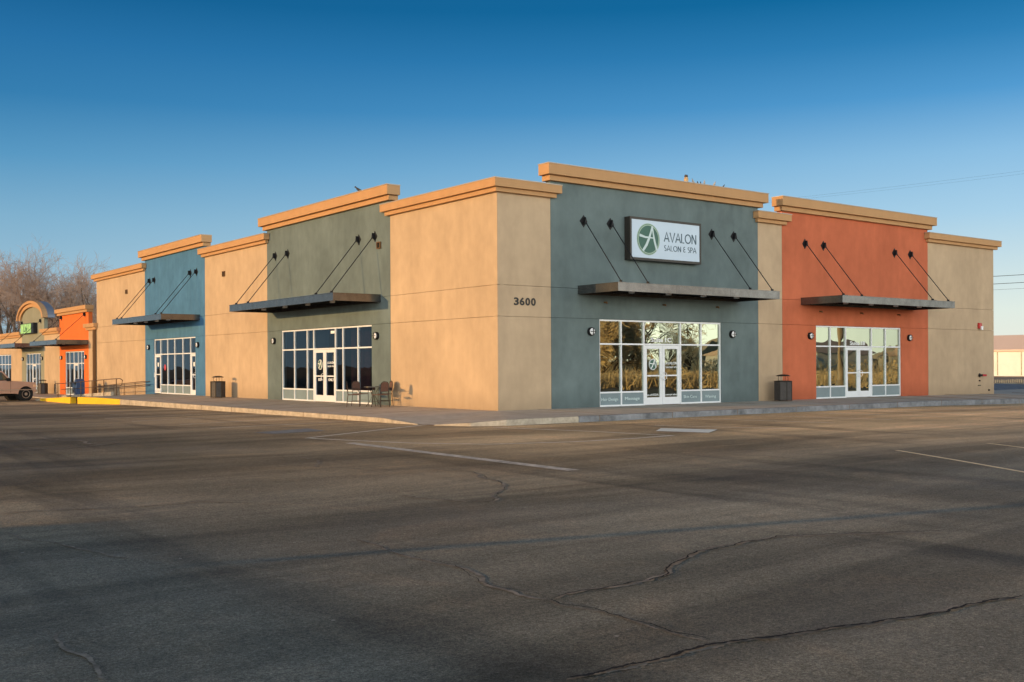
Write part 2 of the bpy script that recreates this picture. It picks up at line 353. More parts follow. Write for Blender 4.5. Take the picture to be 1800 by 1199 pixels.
    pm = nt.nodes.new('ShaderNodeMath'); pm.operation = 'MULTIPLY'; L(lt.outputs[0], pm.inputs[0]); L(gt.outputs[0], pm.inputs[1])
    col = mix(pm.outputs[0], grit, (.34, .30, .25))
    L(col, b.inputs['Base Color']); b.inputs['Specular IOR Level'].default_value = .15
    L(ramp(N(.4, 4), .3, .7, .62, .88), b.inputs['Roughness'])
    bp = nt.nodes.new('ShaderNodeBump'); bp.inputs['Strength'].default_value = 1.0; bp.inputs['Distance'].default_value = .022
    L(N(55, 3, .7), bp.inputs['Height']); bp2 = nt.nodes.new('ShaderNodeBump'); bp2.inputs['Strength'].default_value = .5; bp2.inputs['Distance'].default_value = .12
    L(N(1.1, 4), bp2.inputs['Height']); L(bp2.outputs[0], bp.inputs['Normal']); L(bp.outputs[0], b.inputs['Normal'])
    xs = breaks([6, 18, 27], 5, -150, 70); ys = breaks([-8, 5, 16, 25, 33, 9.99, 10.01], 5, -100, 95)
    mm = M(); mm.v = [(x, y, lot_z(x, y)) for y in ys for x in xs]; nx = len(xs)
    mm.f = [(j * nx + i, j * nx + i + 1, (j + 1) * nx + i + 1, (j + 1) * nx + i) for j in range(len(ys) - 1) for i in range(nx - 1)]
    tag(mm.build('parking_lot', m, recalc=False), kind='structure')
add_asphalt()
EARTH = mat('dry_earth', (.20, .15, .10), .95, mottle=.35, mscale=.05)
M().add([(-2500, -2500, -.75), (2500, -2500, -.75), (2500, 2500, -.75), (-2500, 2500, -.75)], [(0, 1, 2, 3)]).build('ground', EARTH, recalc=False)['kind'] = 'structure'

# sidewalk: strips from the wall out to the kerb line
KX, KY = -4.25, -3.95       # kerb lines of the two fronts
def edge_z(x, y, right):
    return (-.04 if x < 18 else lerp(x, [18, 27, 45], [-.04, -.13, -.18])) if right else side_z(y) - .085
sw = M()
R_in = [(x, 0.0, 0) for x in (0, 2.5, 6, 12, 18, 27, 30.43)] 
def strip(m, a, b):
    n = len(a); base = len(m.v); m.v += a + b
    for i in range(n - 1): m.f.append((base + i, base + i + 1, base + n + i + 1, base + n + i))
xsR = [0, 2.5, 6, 12, 18, 27, 31, 45, 60]
strip(sw, [(x, .2 if x < 30.5 else 3, 0 if x < 27 else -.04) for x in xsR], [(x, KY, edge_z(x, 0, True)) for x in xsR])
ysL = [0, 2, 6, 12, 20, 26, 31, 33.5, 38, 41.5]
strip(sw, [(.2, y, side_z(y)) for y in ysL], [(KX, y, edge_z(0, y, False)) for y in ysL])
ysL2 = [41.5, 43.6, 60, 90]
strip(sw, [(.2, y, side_z(y)) for y in ysL2], [(-2.75, y, side_z(y) - .03) for y in ysL2])
# corner apron, flush dip at the kerb cut
cr_o = [(KX, 0, -.085), (KX, -.55, -.12), (-4.12, -1.7, -.205), (-4.0, -2.35, -.205), (-3.5, -3.45, -.12), (-2.6, -3.9, -.05), (0, KY, -.04)]
n0 = len(sw.v); sw.v += [(0, 0, 0)] + cr_o
for i in range(len(cr_o) - 1): sw.f.append((n0, n0 + 1 + i, n0 + 2 + i))
tag(sw.build('sidewalk', CONC, recalc=False), kind='structure')
sj = M()       # tooled joints of the sidewalk
for x in [1.6 + 3.05 * i for i in range(14)]:
    za, zb = (0 if x < 27 else -.04), edge_z(x, 0, True); sj.hexa([(x, -.02, za - .01), (x + .02, -.02, za - .01), (x + .02, KY + .02, zb - .01), (x, KY + .02, zb - .01), (x, -.02, za + .003), (x + .02, -.02, za + .003), (x + .02, KY + .02, zb + .003), (x, KY + .02, zb + .003)])
for y in [2.4 + 3.05 * i for i in range(10)]:
    za, zb = side_z(y), edge_z(0, y, False); sj.hexa([(-.02, y, za - .01), (-.02, y + .02, za - .01), (KX + .02, y + .02, zb - .01), (KX + .02, y, zb - .01), (-.02, y, za + .003), (-.02, y + .02, za + .003), (KX + .02, y + .02, zb + .003), (KX + .02, y, zb + .003)])
tag(sj.build('sidewalk_joint', JOINT), kind='structure')
def kerb(name, pts, w, m, label=None):
    """pts: list of (x, y, ztop); kerb body towards the left of travel"""
    k = M(); P2 = [Vector(p) for p in pts]
    for i in range(len(P2) - 1):
        a, b = P2[i], P2[i + 1]; d = (b - a); d.z = 0; d.normalize(); n = Vector((-d.y, d.x, 0)) * w
        def z0(p): return lot_z(p.x, p.y) - .06
        lip = Vector((0, 0, .003))
        k.hexa([(a.x, a.y, z0(a)), (b.x, b.y, z0(b)), (b.x + n.x, b.y + n.y, z0(b)), (a.x + n.x, a.y + n.y, z0(a)),
                a + lip, b + lip, (b.x + n.x, b.y + n.y, b.z + .003), (a.x + n.x, a.y + n.y, a.z + .003)])
    return tag(k.build(name, m, bevel=.025), kind='structure')
def seg(pts, n):     # subdivide for tooled breaks
    out = []
    for i in range(len(pts) - 1):
        for k in range(n): out.append(tuple(Vector(pts[i]).lerp(Vector(pts[i + 1]), k / n)))
    return out + [pts[-1]]
kerb('kerb', seg([(-4.0, -2.35, -.2), (-3.5, -3.45, -.12), (-2.6, -3.9, -.05), (0, KY, -.04)], 1), .16, KERB)
KERB_SHADE = mat('shaded_kerb', (.20, .205, .215), .95, mottle=.5, mscale=1.6, bump=.7, bscale=18)  # shade on the right kerb put into a darker, bluer concrete colour
kerb('kerb', [(x, KY, edge_z(x, 0, True)) for x in (0, 4, 8, 12, 15, 18, 21, 24, 27, 31, 38, 45, 60)], .16, KERB_SHADE)
kerb('kerb', [(KX, y, edge_z(0, y, False)) for y in (25, 22, 19, 16, 13, 10, 7, 4, 2, 0)] + [(KX, -.55, -.12), (-4.12, -1.7, -.2)], .16, KERB)
kerb('yellow_kerb', [(KX - .01, y, edge_z(0, y, False) + .005) for y in (32.3, 29, 25)], .18, YEL)
kerb('yellow_kerb', [(KX - .01, y, edge_z(0, y, False) + .02) for y in (40.3, 37, 33.8)], .18, YEL)
kerb('kerb', [(-2.75, y, side_z(y) - .03) for y in (90, 70, 55, 45, 41.6)], .16, KERB)
tag(M().box(KX - .012, KX + .5, 33.68, 33.79, -.6, edge_z(0, 33.8, False) + .018).build('yellow_kerb', YEL), kind='structure')
tag(M().box(KX + .3, KX + .5, 32.0, 33.67, -.7, side_z(33) - .1).build('drain_opening', CRACK), kind='structure')
kerb('kerb', [(KX, y, edge_z(0, y, False)) for y in (41.5, 40.31)], .16, KERB)
kj = M()
for i in range(19): x = .8 + i * 3.05; z = edge_z(x, 0, True); kj.box(x, x + .022, KY - .004, KY + .16, lot_z(x, KY), z + .006)
tag(kj.build('kerb_joint', JOINT), kind='structure')
kj = M()
for i in range(8): y = 2.2 + i * 3.05; z = edge_z(0, y, False); kj.box(KX - .004, KX + .16, y, y + .022, lot_z(KX, y), z + .006)
tag(kj.build('kerb_joint', JOINT), kind='structure')
# gravel beyond the building
GRAV = mat('grey_gravel', (.17, .17, .18), 1, mottle=.5, mscale=3, bump=.8, bscale=12)
g = M(); random.seed(4); nxg, nyg = 11, 24
g.v = [(31 + i * 2.2, 3 + j * 2.2, -.12 - .0035 * j * 2 + random.uniform(0, .12)) for j in range(nyg) for i in range(nxg)]
g.f = [(j * nxg + i, j * nxg + i + 1, (j + 1) * nxg + i + 1, (j + 1) * nxg + i) for j in range(nyg - 1) for i in range(nxg - 1)]
tag(g.build('gravel', GRAV, recalc=False), 'grey gravel strip beyond the right end of the building', 'gravel', kind='stuff')

# ---------------------------------------------------------------- painted marks and cracks on the lot
def ribbon(name, pts, w, m, lift, jitter=0, taper=False, loops=1):
    k = M(); random.seed(len(pts) * 7 + int(w * 1000)); P2 = [Vector((p[0], p[1], 0)) for p in pts]
    if jitter:
        for _ in range(loops):
            q = []
            for i in range(len(P2) - 1):
                d = P2[i + 1] - P2[i]; n = Vector((-d.y, d.x, 0)).normalized(); q.append(P2[i]); q.append((P2[i] + P2[i + 1]) / 2 + n * random.uniform(-jitter, jitter) * d.length)
            q.append(P2[-1]); P2 = q
    n_ = len(P2); A, B = [], []
    for i, p in enumerate(P2):
        d = (P2[min(i + 1, n_ - 1)] - P2[max(i - 1, 0)]).normalized(); n = Vector((-d.y, d.x, 0))
        ww = w * (random.uniform(.45, 1.5) if jitter else 1) / 2
        if taper: ww *= min(1, (i + .3) / 4, (n_ - i - .7) / 4)
        for arr, s2 in ((A, 1), (B, -1)):
            q = p + n * ww * s2; arr.append((q.x, q.y, lot_z(q.x, q.y) + lift))
    strip(k, A, B); return tag(k.build(name, m, recalc=False), kind='structure')
PL = 'painted_line'
ribbon(PL, [(-3.9, -1.9), (-6.5, -3.35), (-9.17, -4.87)], .09, LINE, .005)
ribbon(PL, [(-9.1, -4.95), (-8.75, -6.2), (-8.18, -7.9), (-7.15, -9.3), (-5.33, -9.93), (-4.2, -10.0), (-3.15, -10.01)], .09, LINE, .005)
ribbon(PL, [(-3.15, -10.0), (-2.31, -9.98)], .12, LINE, .009); ribbon(PL, [(-2.31, -9.9), (-2.62, -7.5), (-3.35, -4.3)], .09, LINE, .005)
ribbon('stop_bar', [(-9.15, -6.95), (-9.28, -10.5), (-9.4, -14.7)], .25, mat('faded_bar_paint', (.50, .44, .36), .85, mottle=.6, mscale=6), .006)
ribbon(PL, [(-9.3, .62), (-4.85, 1.33)], .08, LINE, .005); ribbon(PL, [(-9.2, 3.2), (-5.0, 4.3)], .08, LINE, .005)
for y in (7.0, 9.8, 12.6, 15.4): ribbon(PL, [(-9.6, y - .7), (-4.8, y + .4)], .08, LINE, .005)
ribbon(PL, [(.39, -6.64), (1.8, -10.0)], .08, LINE, .005)
for x in (4.0, 6.8, 9.6, 12.4, 15.2): ribbon(PL, [(x, -4.6), (x + .9, -9.2)], .08, LINE, .005)
ribbon(PL, [(-2.17, -15.7), (-3.3, -17.6), (-5.2, -20.6)], .09, LINEY, .005); ribbon(PL, [(.78, -15.9), (-.6, -18.4), (-2.4, -21.5)], .09, LINEY, .005)
def patch(pts, m):
    k = M(); k.add([(x, y, lot_z(x, y) + .009) for x, y in pts], [(0, 1, 2, 3)]); tag(k.build('painted_block', m, recalc=False), kind='structure')
patch([(-.42, -7.7), (.16, -9.12), (-.94, -9.83), (-1.41, -8.5)], WHITEP)
patch([(-9.22, -2.02), (-7.34, -1.3), (-7.5, -2.65), (-9.1, -2.9)], mat('faded_block_paint', (.20, .20, .19), .8, mottle=.3, mscale=3))
SEAL = mat('worn_dusty_track', (.23, .19, .145), 1.0, mottle=.6, mscale=5)
def gp(px, py, z=-.215):
    d = fw + cr * ((px - 900) / 1872.2) + cu * ((642.6 - py) / 1872.2); c = cam.matrix_world.translation; t = (z - c.z) / d.z; q = c + d * t; return (q.x, q.y)
CR = [([(995, 1197), (1060, 1185), (1135, 1168), (1200, 1149), (1270, 1135), (1340, 1126), (1415, 1115), (1500, 1103), (1600, 1089), (1700, 1066), (1800, 1050)], .022, 1),
      ([(967, 1057), (985, 1066), (1060, 1078), (1125, 1097), (1180, 1115), (1250, 1130)], .010, 1),
      ([(975, 1054), (1080, 1034), (1175, 1010), (1180, 995), (1225, 972), (1300, 957), (1365, 945), (1470, 941), (1560, 939), (1670, 937)], .014, 1),
      ([(625, 950), (685, 970), (740, 985), (800, 997), (870, 1035), (967, 1057)], .010, 1),
      ([(755, 825), (828, 830), (876, 847), (887, 861), (865, 883), (780, 880), (700, 872)], .012, 1),
      ([(480, 798), (560, 822), (640, 826), (755, 825)], .008, 1), ([(0, 905), (120, 897), (240, 893), (360, 882), (470, 886)], .010, 1),
      ([(1275, 1050), (1290, 1085), (1310, 1112)], .006, 0), ([(0, 935), (110, 958), (150, 968), (260, 985)], .006, 0), ([(110, 1110), (165, 1170), (185, 1199)], .008, 0),
      ([(0, 790), (110, 789), (165, 784), (210, 778)], .02, 1), ([(60, 768), (140, 775), (180, 784)], .02, 0), ([(1080, 800), (1220, 798), (1350, 803), (1450, 812)], .012, 0)]
for i, (pts, w, dk) in enumerate(CR):
    q = [gp(*p) for p in pts]
    if i != 7: ribbon('worn_crack_edge', q, w * (3.5 if i > 1 else 1.9), SEAL, .003 + .0006 * i, .10, True, 4)
    if dk: ribbon('pavement_crack', q, w * (1.15 if i < 3 else .6), CRACK, .013 + .0006 * i, .10, True, 4)

# ---------------------------------------------------------------- building pieces
JZ = (3.045, 4.06)
def bay(side, u0, u1, ztop, m, bldg, name, opening=None, zb=-.9, jz=JZ, g_=.011, thick=.26, flush_ends=(0, 0)):
    k = M(); a, b = u0 + g_ / 2, u1 - g_ / 2
    zs = [zb, jz[0] - g_, jz[0], jz[1] - g_, jz[1], ztop]
    for z0, z1 in ((zs[0], zs[1]), (zs[2], zs[3]), (zs[4], zs[5])):
        if z0 == zs[0] and opening:
            wbox(k, side, a, opening[0], -.1, 0, z0, z1); wbox(k, side, opening[1], b, -.1, 0, z0, z1)
        else: wbox(k, side, a, b, -.1, 0, z0, z1)
    o = k.build(name, m, bldg)
    k = M(); e = .004
    def back(z0, z1, p, q): wbox(k, side, p + e, q - e, -thick, -.10, z0, z1); 
    if opening: back(zb, jz[0] - g_, a, opening[0]); back(zb, jz[0] - g_, opening[1], b); back(jz[0] - g_, ztop, a, b)
    else: back(zb, ztop, a, b)
    k.build('wall_core', m, o)
    return o
def cornice(side, u0, u1, z0, h, step, p1, p2, bldg, l_over, r_over, wrapL=False, back=.26, low=False):
    """u0,u1: bay; overhangs past each end; low cornices stop at the face of the taller neighbour"""
    k = M()
    def band(za, zb, p):
        lo, ro = (p if l_over else 0), (p if r_over else 0)
        if low:
            wbox(k, side, u0 - lo, u1 + ro, .002, p, za, zb); wbox(k, side, u0 + .01, u1 - .01, -back, .001, za, zb)
        else: wbox(k, side, u0 - lo, u1 + ro, -back, p, za, zb)
    band(z0, z0 + step, p1); band(z0 + step + .001, z0 + h, p2)
    o = k.build('cornice', TRIM, bldg, bevel=.008)
    c = M(); p = p2 + .015
    if low:
        wbox(c, side, u0 - (p if l_over else 0), u1 + (p if r_over else 0), .002, p, z0 + h + .001, z0 + h + .03); wbox(c, side, u0 + .01, u1 - .01, -back, .001, z0 + h + .001, z0 + h + .03)
    else: wbox(c, side, u0 - (p if l_over else 0), u1 + (p if r_over else 0), -back - .01, p, z0 + h + .001, z0 + h + .03)
    n = int((u1 - u0) / 3); 
    for i in range(1, n): u = u0 + (u1 - u0) * i / n; wbox(c, side, u - .06, u + .06, p + .0005, p + .004, z0 + h - .012, z0 + h + .03); wbox(c, side, u - .06, u + .06, -.1 if not low else .01, p + .003, z0 + h + .0302, z0 + h + .034)
    c.build('coping', CAP, o)
    return o
def storefront(side, u0, u1, mulls, doors, z0, ztop, ztr, zsill, bldg, gl, panels=None, fw_=.055, name='storefront_window', signs=True):
    """mulls: inner mullion lines; doors: list of (a, b, leaves)"""
    rd = -.09; dp = .10
    f = M(); us = [u0] + list(mulls) + [u1]
    def indoor(a, b): return any(a >= d[0] - .02 and b <= d[1] + .02 for d in doors)
    for u in us:
        w = fw_ / 2; c = u + w if u == u0 else u - w if u == u1 else u
        wbox(f, side, c - w, c + w, rd - dp / 2, rd + dp / 2, z0, ztop)
    for a, b in zip(us[:-1], us[1:]):
        aa = a + (fw_ if a == u0 else fw_ / 2); bb = b - (fw_ if b == u1 else fw_ / 2)
        rows = [(ztop - fw_, ztop), (ztr - fw_ / 2, ztr + fw_ / 2)]
        if not indoor(a, b): rows += [(zsill - fw_ / 2, zsill + fw_ / 2), (z0, z0 + fw_)]
        for r0, r1 in rows: wbox(f, side, aa, bb, rd - dp / 2 + .003, rd + dp / 2 - .003, r0, r1)
    fr = f.build(name, ALU, bldg)
    for a, b in zip(us[:-1], us[1:]):
        aa = a + (fw_ if a == u0 else fw_ / 2); bb = b - (fw_ if b == u1 else fw_ / 2)
        def pane(z_a, z_b, m, nm, dd=0.0):
            k = M(); 
            if nm == 'pane': k.add([W(side, aa - .01, rd + dd, z_a - .01), W(side, bb + .01, rd + dd, z_a - .01), W(side, bb + .01, rd + dd, z_b + .01), W(side, aa - .01, rd + dd, z_b + .01)], [(0, 1, 2, 3)])
            else: wbox(k, side, aa, bb, rd - .02, rd + .02, z_a, z_b)
            k.build(nm, m, fr, recalc=nm != 'pane')
        pane(ztr + fw_ / 2, ztop - fw_, gl, 'pane')
        if not indoor(a, b):
            pane(zsill + fw_ / 2, ztr - fw_ / 2, gl, 'pane'); pane(z0 + fw_, zsill - fw_ / 2, SPAN, 'lower_panel')
    for da, db, leaves in doors:
        da += fw_ / 2 if da != u0 else fw_; db -= fw_ / 2 if db != u1 else fw_; wl = (db - da) / leaves
        for i in range(leaves):
            a, b = da + i * wl + .006, da + (i + 1) * wl - .006; st = .12; z1 = ztr - fw_ / 2 - .008
            k = M()
            wbox(k, side, a, a + st, rd - .025, rd + .03, z0 + .01, z1); wbox(k, side, b - st, b, rd - .025, rd + .03, z0 + .01, z1)
            wbox(k, side, a + st, b - st, rd - .025, rd + .028, z0 + .01, z0 + .27); wbox(k, side, a + st, b - st, rd - .025, rd + .028, z1 - .12, z1)
            d = k.build('door', ALU, bldg)
            k = M(); wbox(k, side, a + st, b - st, rd + .012, rd + .03, z0 + 1.03, z0 + 1.08); k.build('push_bar', ALU, d)
            M().add([W(side, a + st - .01, rd, z0 + .26), W(side, b - st + .01, rd, z0 + .26), W(side, b - st + .01, rd, z1 - .11), W(side, a + st - .01, rd, z1 - .11)], [(0, 1, 2, 3)]).build('pane', gl, d, recalc=False)
            hu = (b - .05) if (i == 0 and leaves == 2) or (leaves == 1 and da > (u0 + u1) / 2) else a + .05
            sg = -1 if hu > (a + b) / 2 else 1
            k = M().tube([W(side, hu, rd + .03, z0 + .9), W(side, hu, rd + .11, z0 + .9), W(side, hu + sg * .06, rd + .13, z0 + .94), W(side, hu + sg * .06, rd + .13, z0 + 1.12), W(side, hu, rd + .11, z0 + 1.16), W(side, hu, rd + .03, z0 + 1.16)], .012, 6)
            k.build('handle', ALU, d)
    return fr
def canopy(side, u0, u1, zt, bldg, anchors, za=6.36, P_=2.0, h=.29, lights=4, ldetail=True):
    k = M(); z0 = zt - h; t = .012
    # channel frame round the rim
    wbox(k, side, u0, u1, P_ - t, P_, z0, zt); wbox(k, side, u0, u0 + t, .0, P_ - t, z0, zt); wbox(k, side, u1 - t, u1, .0, P_ - t, z0, zt); wbox(k, side, u0 + t, u1 - t, .0, t, z0, zt)
    ns = int((u1 - u0) / 2.3)
    for i in range(1, ns): u = u0 + (u1 - u0) * i / ns; wbox(k, side, u - .012, u + .012, P_ + .0005, P_ + .005, z0 + .016, zt - .016)
    for zz in (z0, zt - .014):
        fl = .07
        wbox(k, side, u0 - .012, u1 + .012, P_ + .001, P_ + .014, zz - .001, zz + .015)
        wbox(k, side, u0 - .014, u0 - .001, .002, P_ + .0005, zz, zz + .014); wbox(k, side, u1 + .001, u1 + .014, .002, P_ + .0005, zz, zz + .014)
    c = k.build('canopy', STEEL, bldg)
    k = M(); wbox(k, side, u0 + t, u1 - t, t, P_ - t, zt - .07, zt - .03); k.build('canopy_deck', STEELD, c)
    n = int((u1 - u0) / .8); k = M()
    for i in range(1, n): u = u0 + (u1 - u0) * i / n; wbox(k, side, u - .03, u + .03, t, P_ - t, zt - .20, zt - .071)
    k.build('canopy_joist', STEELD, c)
    for i in range(lights):
        u = u0 + (u1 - u0) * (i + .8) / (lights + .6); q = W(side, u, 1.15, z0 + .02)
        M().lathe([(.10, 0), (.10, .10), (.06, .13)], 16, q).build('downlight', ALU, c, smooth=False)
    for u in anchors:
        k = M(); fn = lambda a, b, hh: W(side, u + a, hh, za + b)
        k.prism([(0, .21), (.17, 0), (0, -.21), (-.17, 0)], fn, .002, .018)
        k.prism([(.02, .12), (.02, -.12), (-.02, -.12), (-.02, .12)], fn, .018, .06)
        k.prism([(-.06, -.09), (.06, -.09), (0, .13)], fn, .018, .14)
        k.build('anchor_plate', STEELD, c)
        M().tube([W(side, u, .10, za - .02), W(side, u, P_ - .13, zt + .03)], .017, 6).build('tie_rod', STEELD, c)
        k = M(); wbox(k, side, u - .11, u + .11, P_ - .24, P_ - .03, zt + .001, zt + .014); wbox(k, side, u - .02, u + .02, P_ - .2, P_ - .1, zt + .014, zt + .08); k.build('rod_clevis', STEELD, c)
    return c
def lamp(side, u, z, label, group='round bulkhead wall lamps beside the shop fronts'):
    o = empty('wall_lamp', W(side, u, 0, z), label, 'wall lamp', group)
    ax = 'y' if side == 'R' else 'x'
    M().lathe([(.145, 0), (.15, -.06), (.14, -.10), (.118, -.105)], 24, (0, 0, 0), ax).build('housing', STEELD, o, smooth=False)
    M().lathe([(.115, -.09), (.112, -.115), (.08, -.14), (.03, -.15)], 24, (0, 0, 0), ax).build('lens', LAMPG, o, smooth=True)
    k = M()
    if side == 'R': k.box(-.012, .012, -.165, -.145, -.12, .12).box(-.12, .12, -.167, -.147, -.012, .012)
    else: k.box(-.165, -.145, -.012, .012, -.12, .12).box(-.167, -.147, -.12, .12, -.012, .012)
    k.build('guard', STEELD, o)
    return o

# ---------------------------------------------------------------- main building
B = empty('retail_building', (0, 0, 0), 'large corner retail building of tan, grey, blue and rust stucco with stepped cornices', 'building')
T1, T2 = 7.02, 7.59
bay('R', .012, 2.21, T1, TAN, B, 'wall_panel'); bay('R', 2.21, 12.73, T2, GREY, B, 'wall_panel', (4.37, 10.58)); bay('R', 12.73, 14.2, T1, TAN, B, 'wall_panel')
bay('R', 14.2, 24.64, T2, RUST, B, 'wall_panel', (16.36, 22.48)); bay('R', 24.64, 30.43, T1, TAN, B, 'wall_panel')
bay('L', .0, 6.67, T1, TAN, B, 'wall_panel'); bay('L', 6.67, 17.48, T2, GREY, B, 'wall_panel', (8.08, 16.05)); bay('L', 17.48, 24.95, T1, TAN, B, 'wall_panel')
bay('L', 24.95, 34.15, T2, BLUE, B, 'wall_panel', (26.31, 32.68)); bay('L', 34.15, 43.6, T1, TAN, B, 'wall_panel')
M().box(30.17, 30.42, .27, 43.6, -.9, T1 - .01).build('side_wall', TAN, B); M().box(.27, 30.16, 43.33, 43.59, -.9, T1 - .01).build('side_wall', TAN, B)
M().box(.28, 30.15, .28, 43.3, 5.9, 6.1).build('roof', mat('roof_membrane', (.4, .4, .4), .9), B)
LW = (.40, .14, .15, .28); HG = (.53, .18, .15, .30)
# corner cornice (wraps) : two boxes butted
def lowc(side, u0, u1, lo, ro): return cornice(side, u0, u1, T1, LW[0], LW[1], LW[2], LW[3], B, lo, ro, low=True)
def highc(side, u0, u1): return cornice(side, u0, u1, T2, HG[0], HG[1], HG[2], HG[3], B, True, True)
k = M()
for za, zb, p in ((T1, T1 + .14, .15), (T1 + .141, T1 + .40, .28)):
    k.box(-p, 2.20, -p, .26, za, zb); k.box(2.20, 2.21 + p, -p, -.002, za, zb); k.box(-p, .26, .26, 6.66, za, zb); k.box(-p, -.002, 6.66, 6.67 + p, za, zb)
o = k.build('cornice', TRIM, B)
k = M(); p = .295; za, zb = T1 + .401, T1 + .43
k.box(-p, 2.20, -p, .27, za, zb); k.box(2.20, 2.21 + p, -p, -.002, za, zb); k.box(-p, .27, .27, 6.66, za, zb); k.box(-p, -.002, 6.66, 6.67 + p, za, zb); k.build('coping', CAP, o)
highc('R', 2.21, 12.73); lowc('R', 12.73, 14.2, 1, 1); highc('R', 14.2, 24.64); lowc('R', 24.64, 30.43, 1, 1)
highc('L', 6.67, 17.48); lowc('L', 17.48, 24.95, 1, 1); highc('L', 24.95, 34.15); lowc('L', 34.15, 43.6, 1, 1)
# store fronts
sf1 = storefront('R', 4.37, 10.58, [5.43, 6.54, 8.41, 9.51], [(6.54, 8.41, 2)], .0, 3.03, 2.18, .49, B, GLASS)
sf2 = storefront('R', 16.36, 22.48, [17.38, 18.45, 20.31, 21.35], [(18.45, 20.31, 2)], .0, 3.03, 2.18, .49, B, GLASS)
sf3 = storefront('L', 8.08, 16.05, [9.24, 10.47, 11.1, 13.02, 13.62, 14.84], [(11.1, 13.02, 2)], .0, 3.03, 2.18, .49, B, GLASSL)
sf4 = storefront('L', 26.31, 32.68, [27.14, 28.27, 29.5, 30.6, 31.7], [(26.31, 27.14, 1), (31.7, 32.68, 1)], .0, 3.03, 2.18, .49, B, GLASSL)
doors = [c for c in B.children if c.name.startswith('door')]
def on(part, nm, m, fn): k = M(); fn(k); return k.build(nm, m, part)
words_on(sf1, 'Suite 1C', 'R', 6.92, 7.96, 2.275, .155, -.08, WHITE, .02)
words_on(sf2, 'Suite 1B', 'R', 18.8, 19.88, 2.255, .155, -.08, WHITE, .02)
for s2, a, b, zb in (('Hair Design', 4.50, 5.28, .20), ('Massage', 5.62, 6.33, .21), ('Skin Care', 8.58, 9.28, .21), ('Waxing', 9.73, 10.33, .20)):
    words_on(sf1, s2, 'R', a, b, zb, .11, -.065, mat_pale)
d1, d2 = doors[0], doors[1]
words_on(d1, 'an AVEDA', 'R', 6.72, 7.30, .33, .075, -.085, WHITE)
words_on(d2, 'concept salon', 'R', 7.65, 8.24, .33, .07, -.085, WHITE)
words_on(d2, 'AVALON', 'R', 7.66, 8.24, 1.455, .09, -.08, WHITE, 0, True, .14)
words_on(d2, 'SALON & SPA', 'R', 7.66, 8.24, 1.325, .06, -.08, WHITE, 0, True, .14)
emblem('R', 7.01, 1.46, .2, -.08, d1, 1, WHITE)
d5, d6 = doors[5], doors[4]      # left front: doors are built from low u (reader's right) to high u
words_on(d5, 'EXIT', 'L', 12.66, 12.34, .86, .11, -.08, WHITE, .02); words_on(d6, 'ONLY', 'L', 11.78, 11.30, .86, .11, -.08, WHITE, .02)
words_on(d6, 'AVALON', 'L', 11.84, 11.29, 1.56, .09, -.08, WHITE, 0, True, .16); words_on(d6, 'SALON & SPA', 'L', 11.84, 11.29, 1.43, .06, -.08, WHITE, 0, True, .16)
emblem('L', 12.49, 1.53, .21, -.08, d5, -1, WHITE)
on(sf3, 'suite_number', WHITE, lambda k: (wbox(k, 'L', 11.23, 11.55, -.085, -.08, 2.79, 2.90)))
on(sf4, 'window_sticker', BRICKR, lambda k: k.prism(arc(0, 0, .17, .17, 0, 350, 20), lambda a, b, h: W('L', 31.1 + a, h, 1.45 + b), -.085, -.08))
for u in (32.2, 26.72): on(sf4, 'door_notice', WHITE, lambda k: wbox(k, 'L', u - .1, u + .1, -.085, -.08, 1.50, 1.72))
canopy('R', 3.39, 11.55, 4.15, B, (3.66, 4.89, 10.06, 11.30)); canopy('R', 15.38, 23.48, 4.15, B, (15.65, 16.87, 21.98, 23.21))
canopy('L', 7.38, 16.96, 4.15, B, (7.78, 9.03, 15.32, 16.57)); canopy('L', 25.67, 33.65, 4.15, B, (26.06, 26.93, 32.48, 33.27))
# scuppers and small wall fittings
for side, u in (('L', 7.45), ('L', 22.44), ('L', 37.42)):
    k = M(); wbox(k, side, u - .13, u + .13, .002, .02, 5.87, 6.13); wbox(k, side, u - .13, u - .10, .02, .07, 5.87, 6.13); wbox(k, side, u + .10, u + .13, .02, .07, 5.87, 6.13); wbox(k, side, u - .1, u + .1, .02, .07, 5.87, 5.90)
    wbox(k, side, u - .1, u + .1, .02, .07, 6.10, 6.13)
    q = k.build('roof_scupper', PIPE, B); k = M(); wbox(k, side, u - .09, u + .09, .0215, .024, 5.91, 6.09); k.build('scupper_mouth', CRACK, q)
for u in (4.6, 7.47, 10.3, 16.6, 19.43, 22.2):
    on(B, 'conduit_stub', PIPE, lambda k: k.tube([W('R', u, 0, 3.62), W('R', u, .12, 3.62), W('R', u, .14, 3.57)], .03, 8))
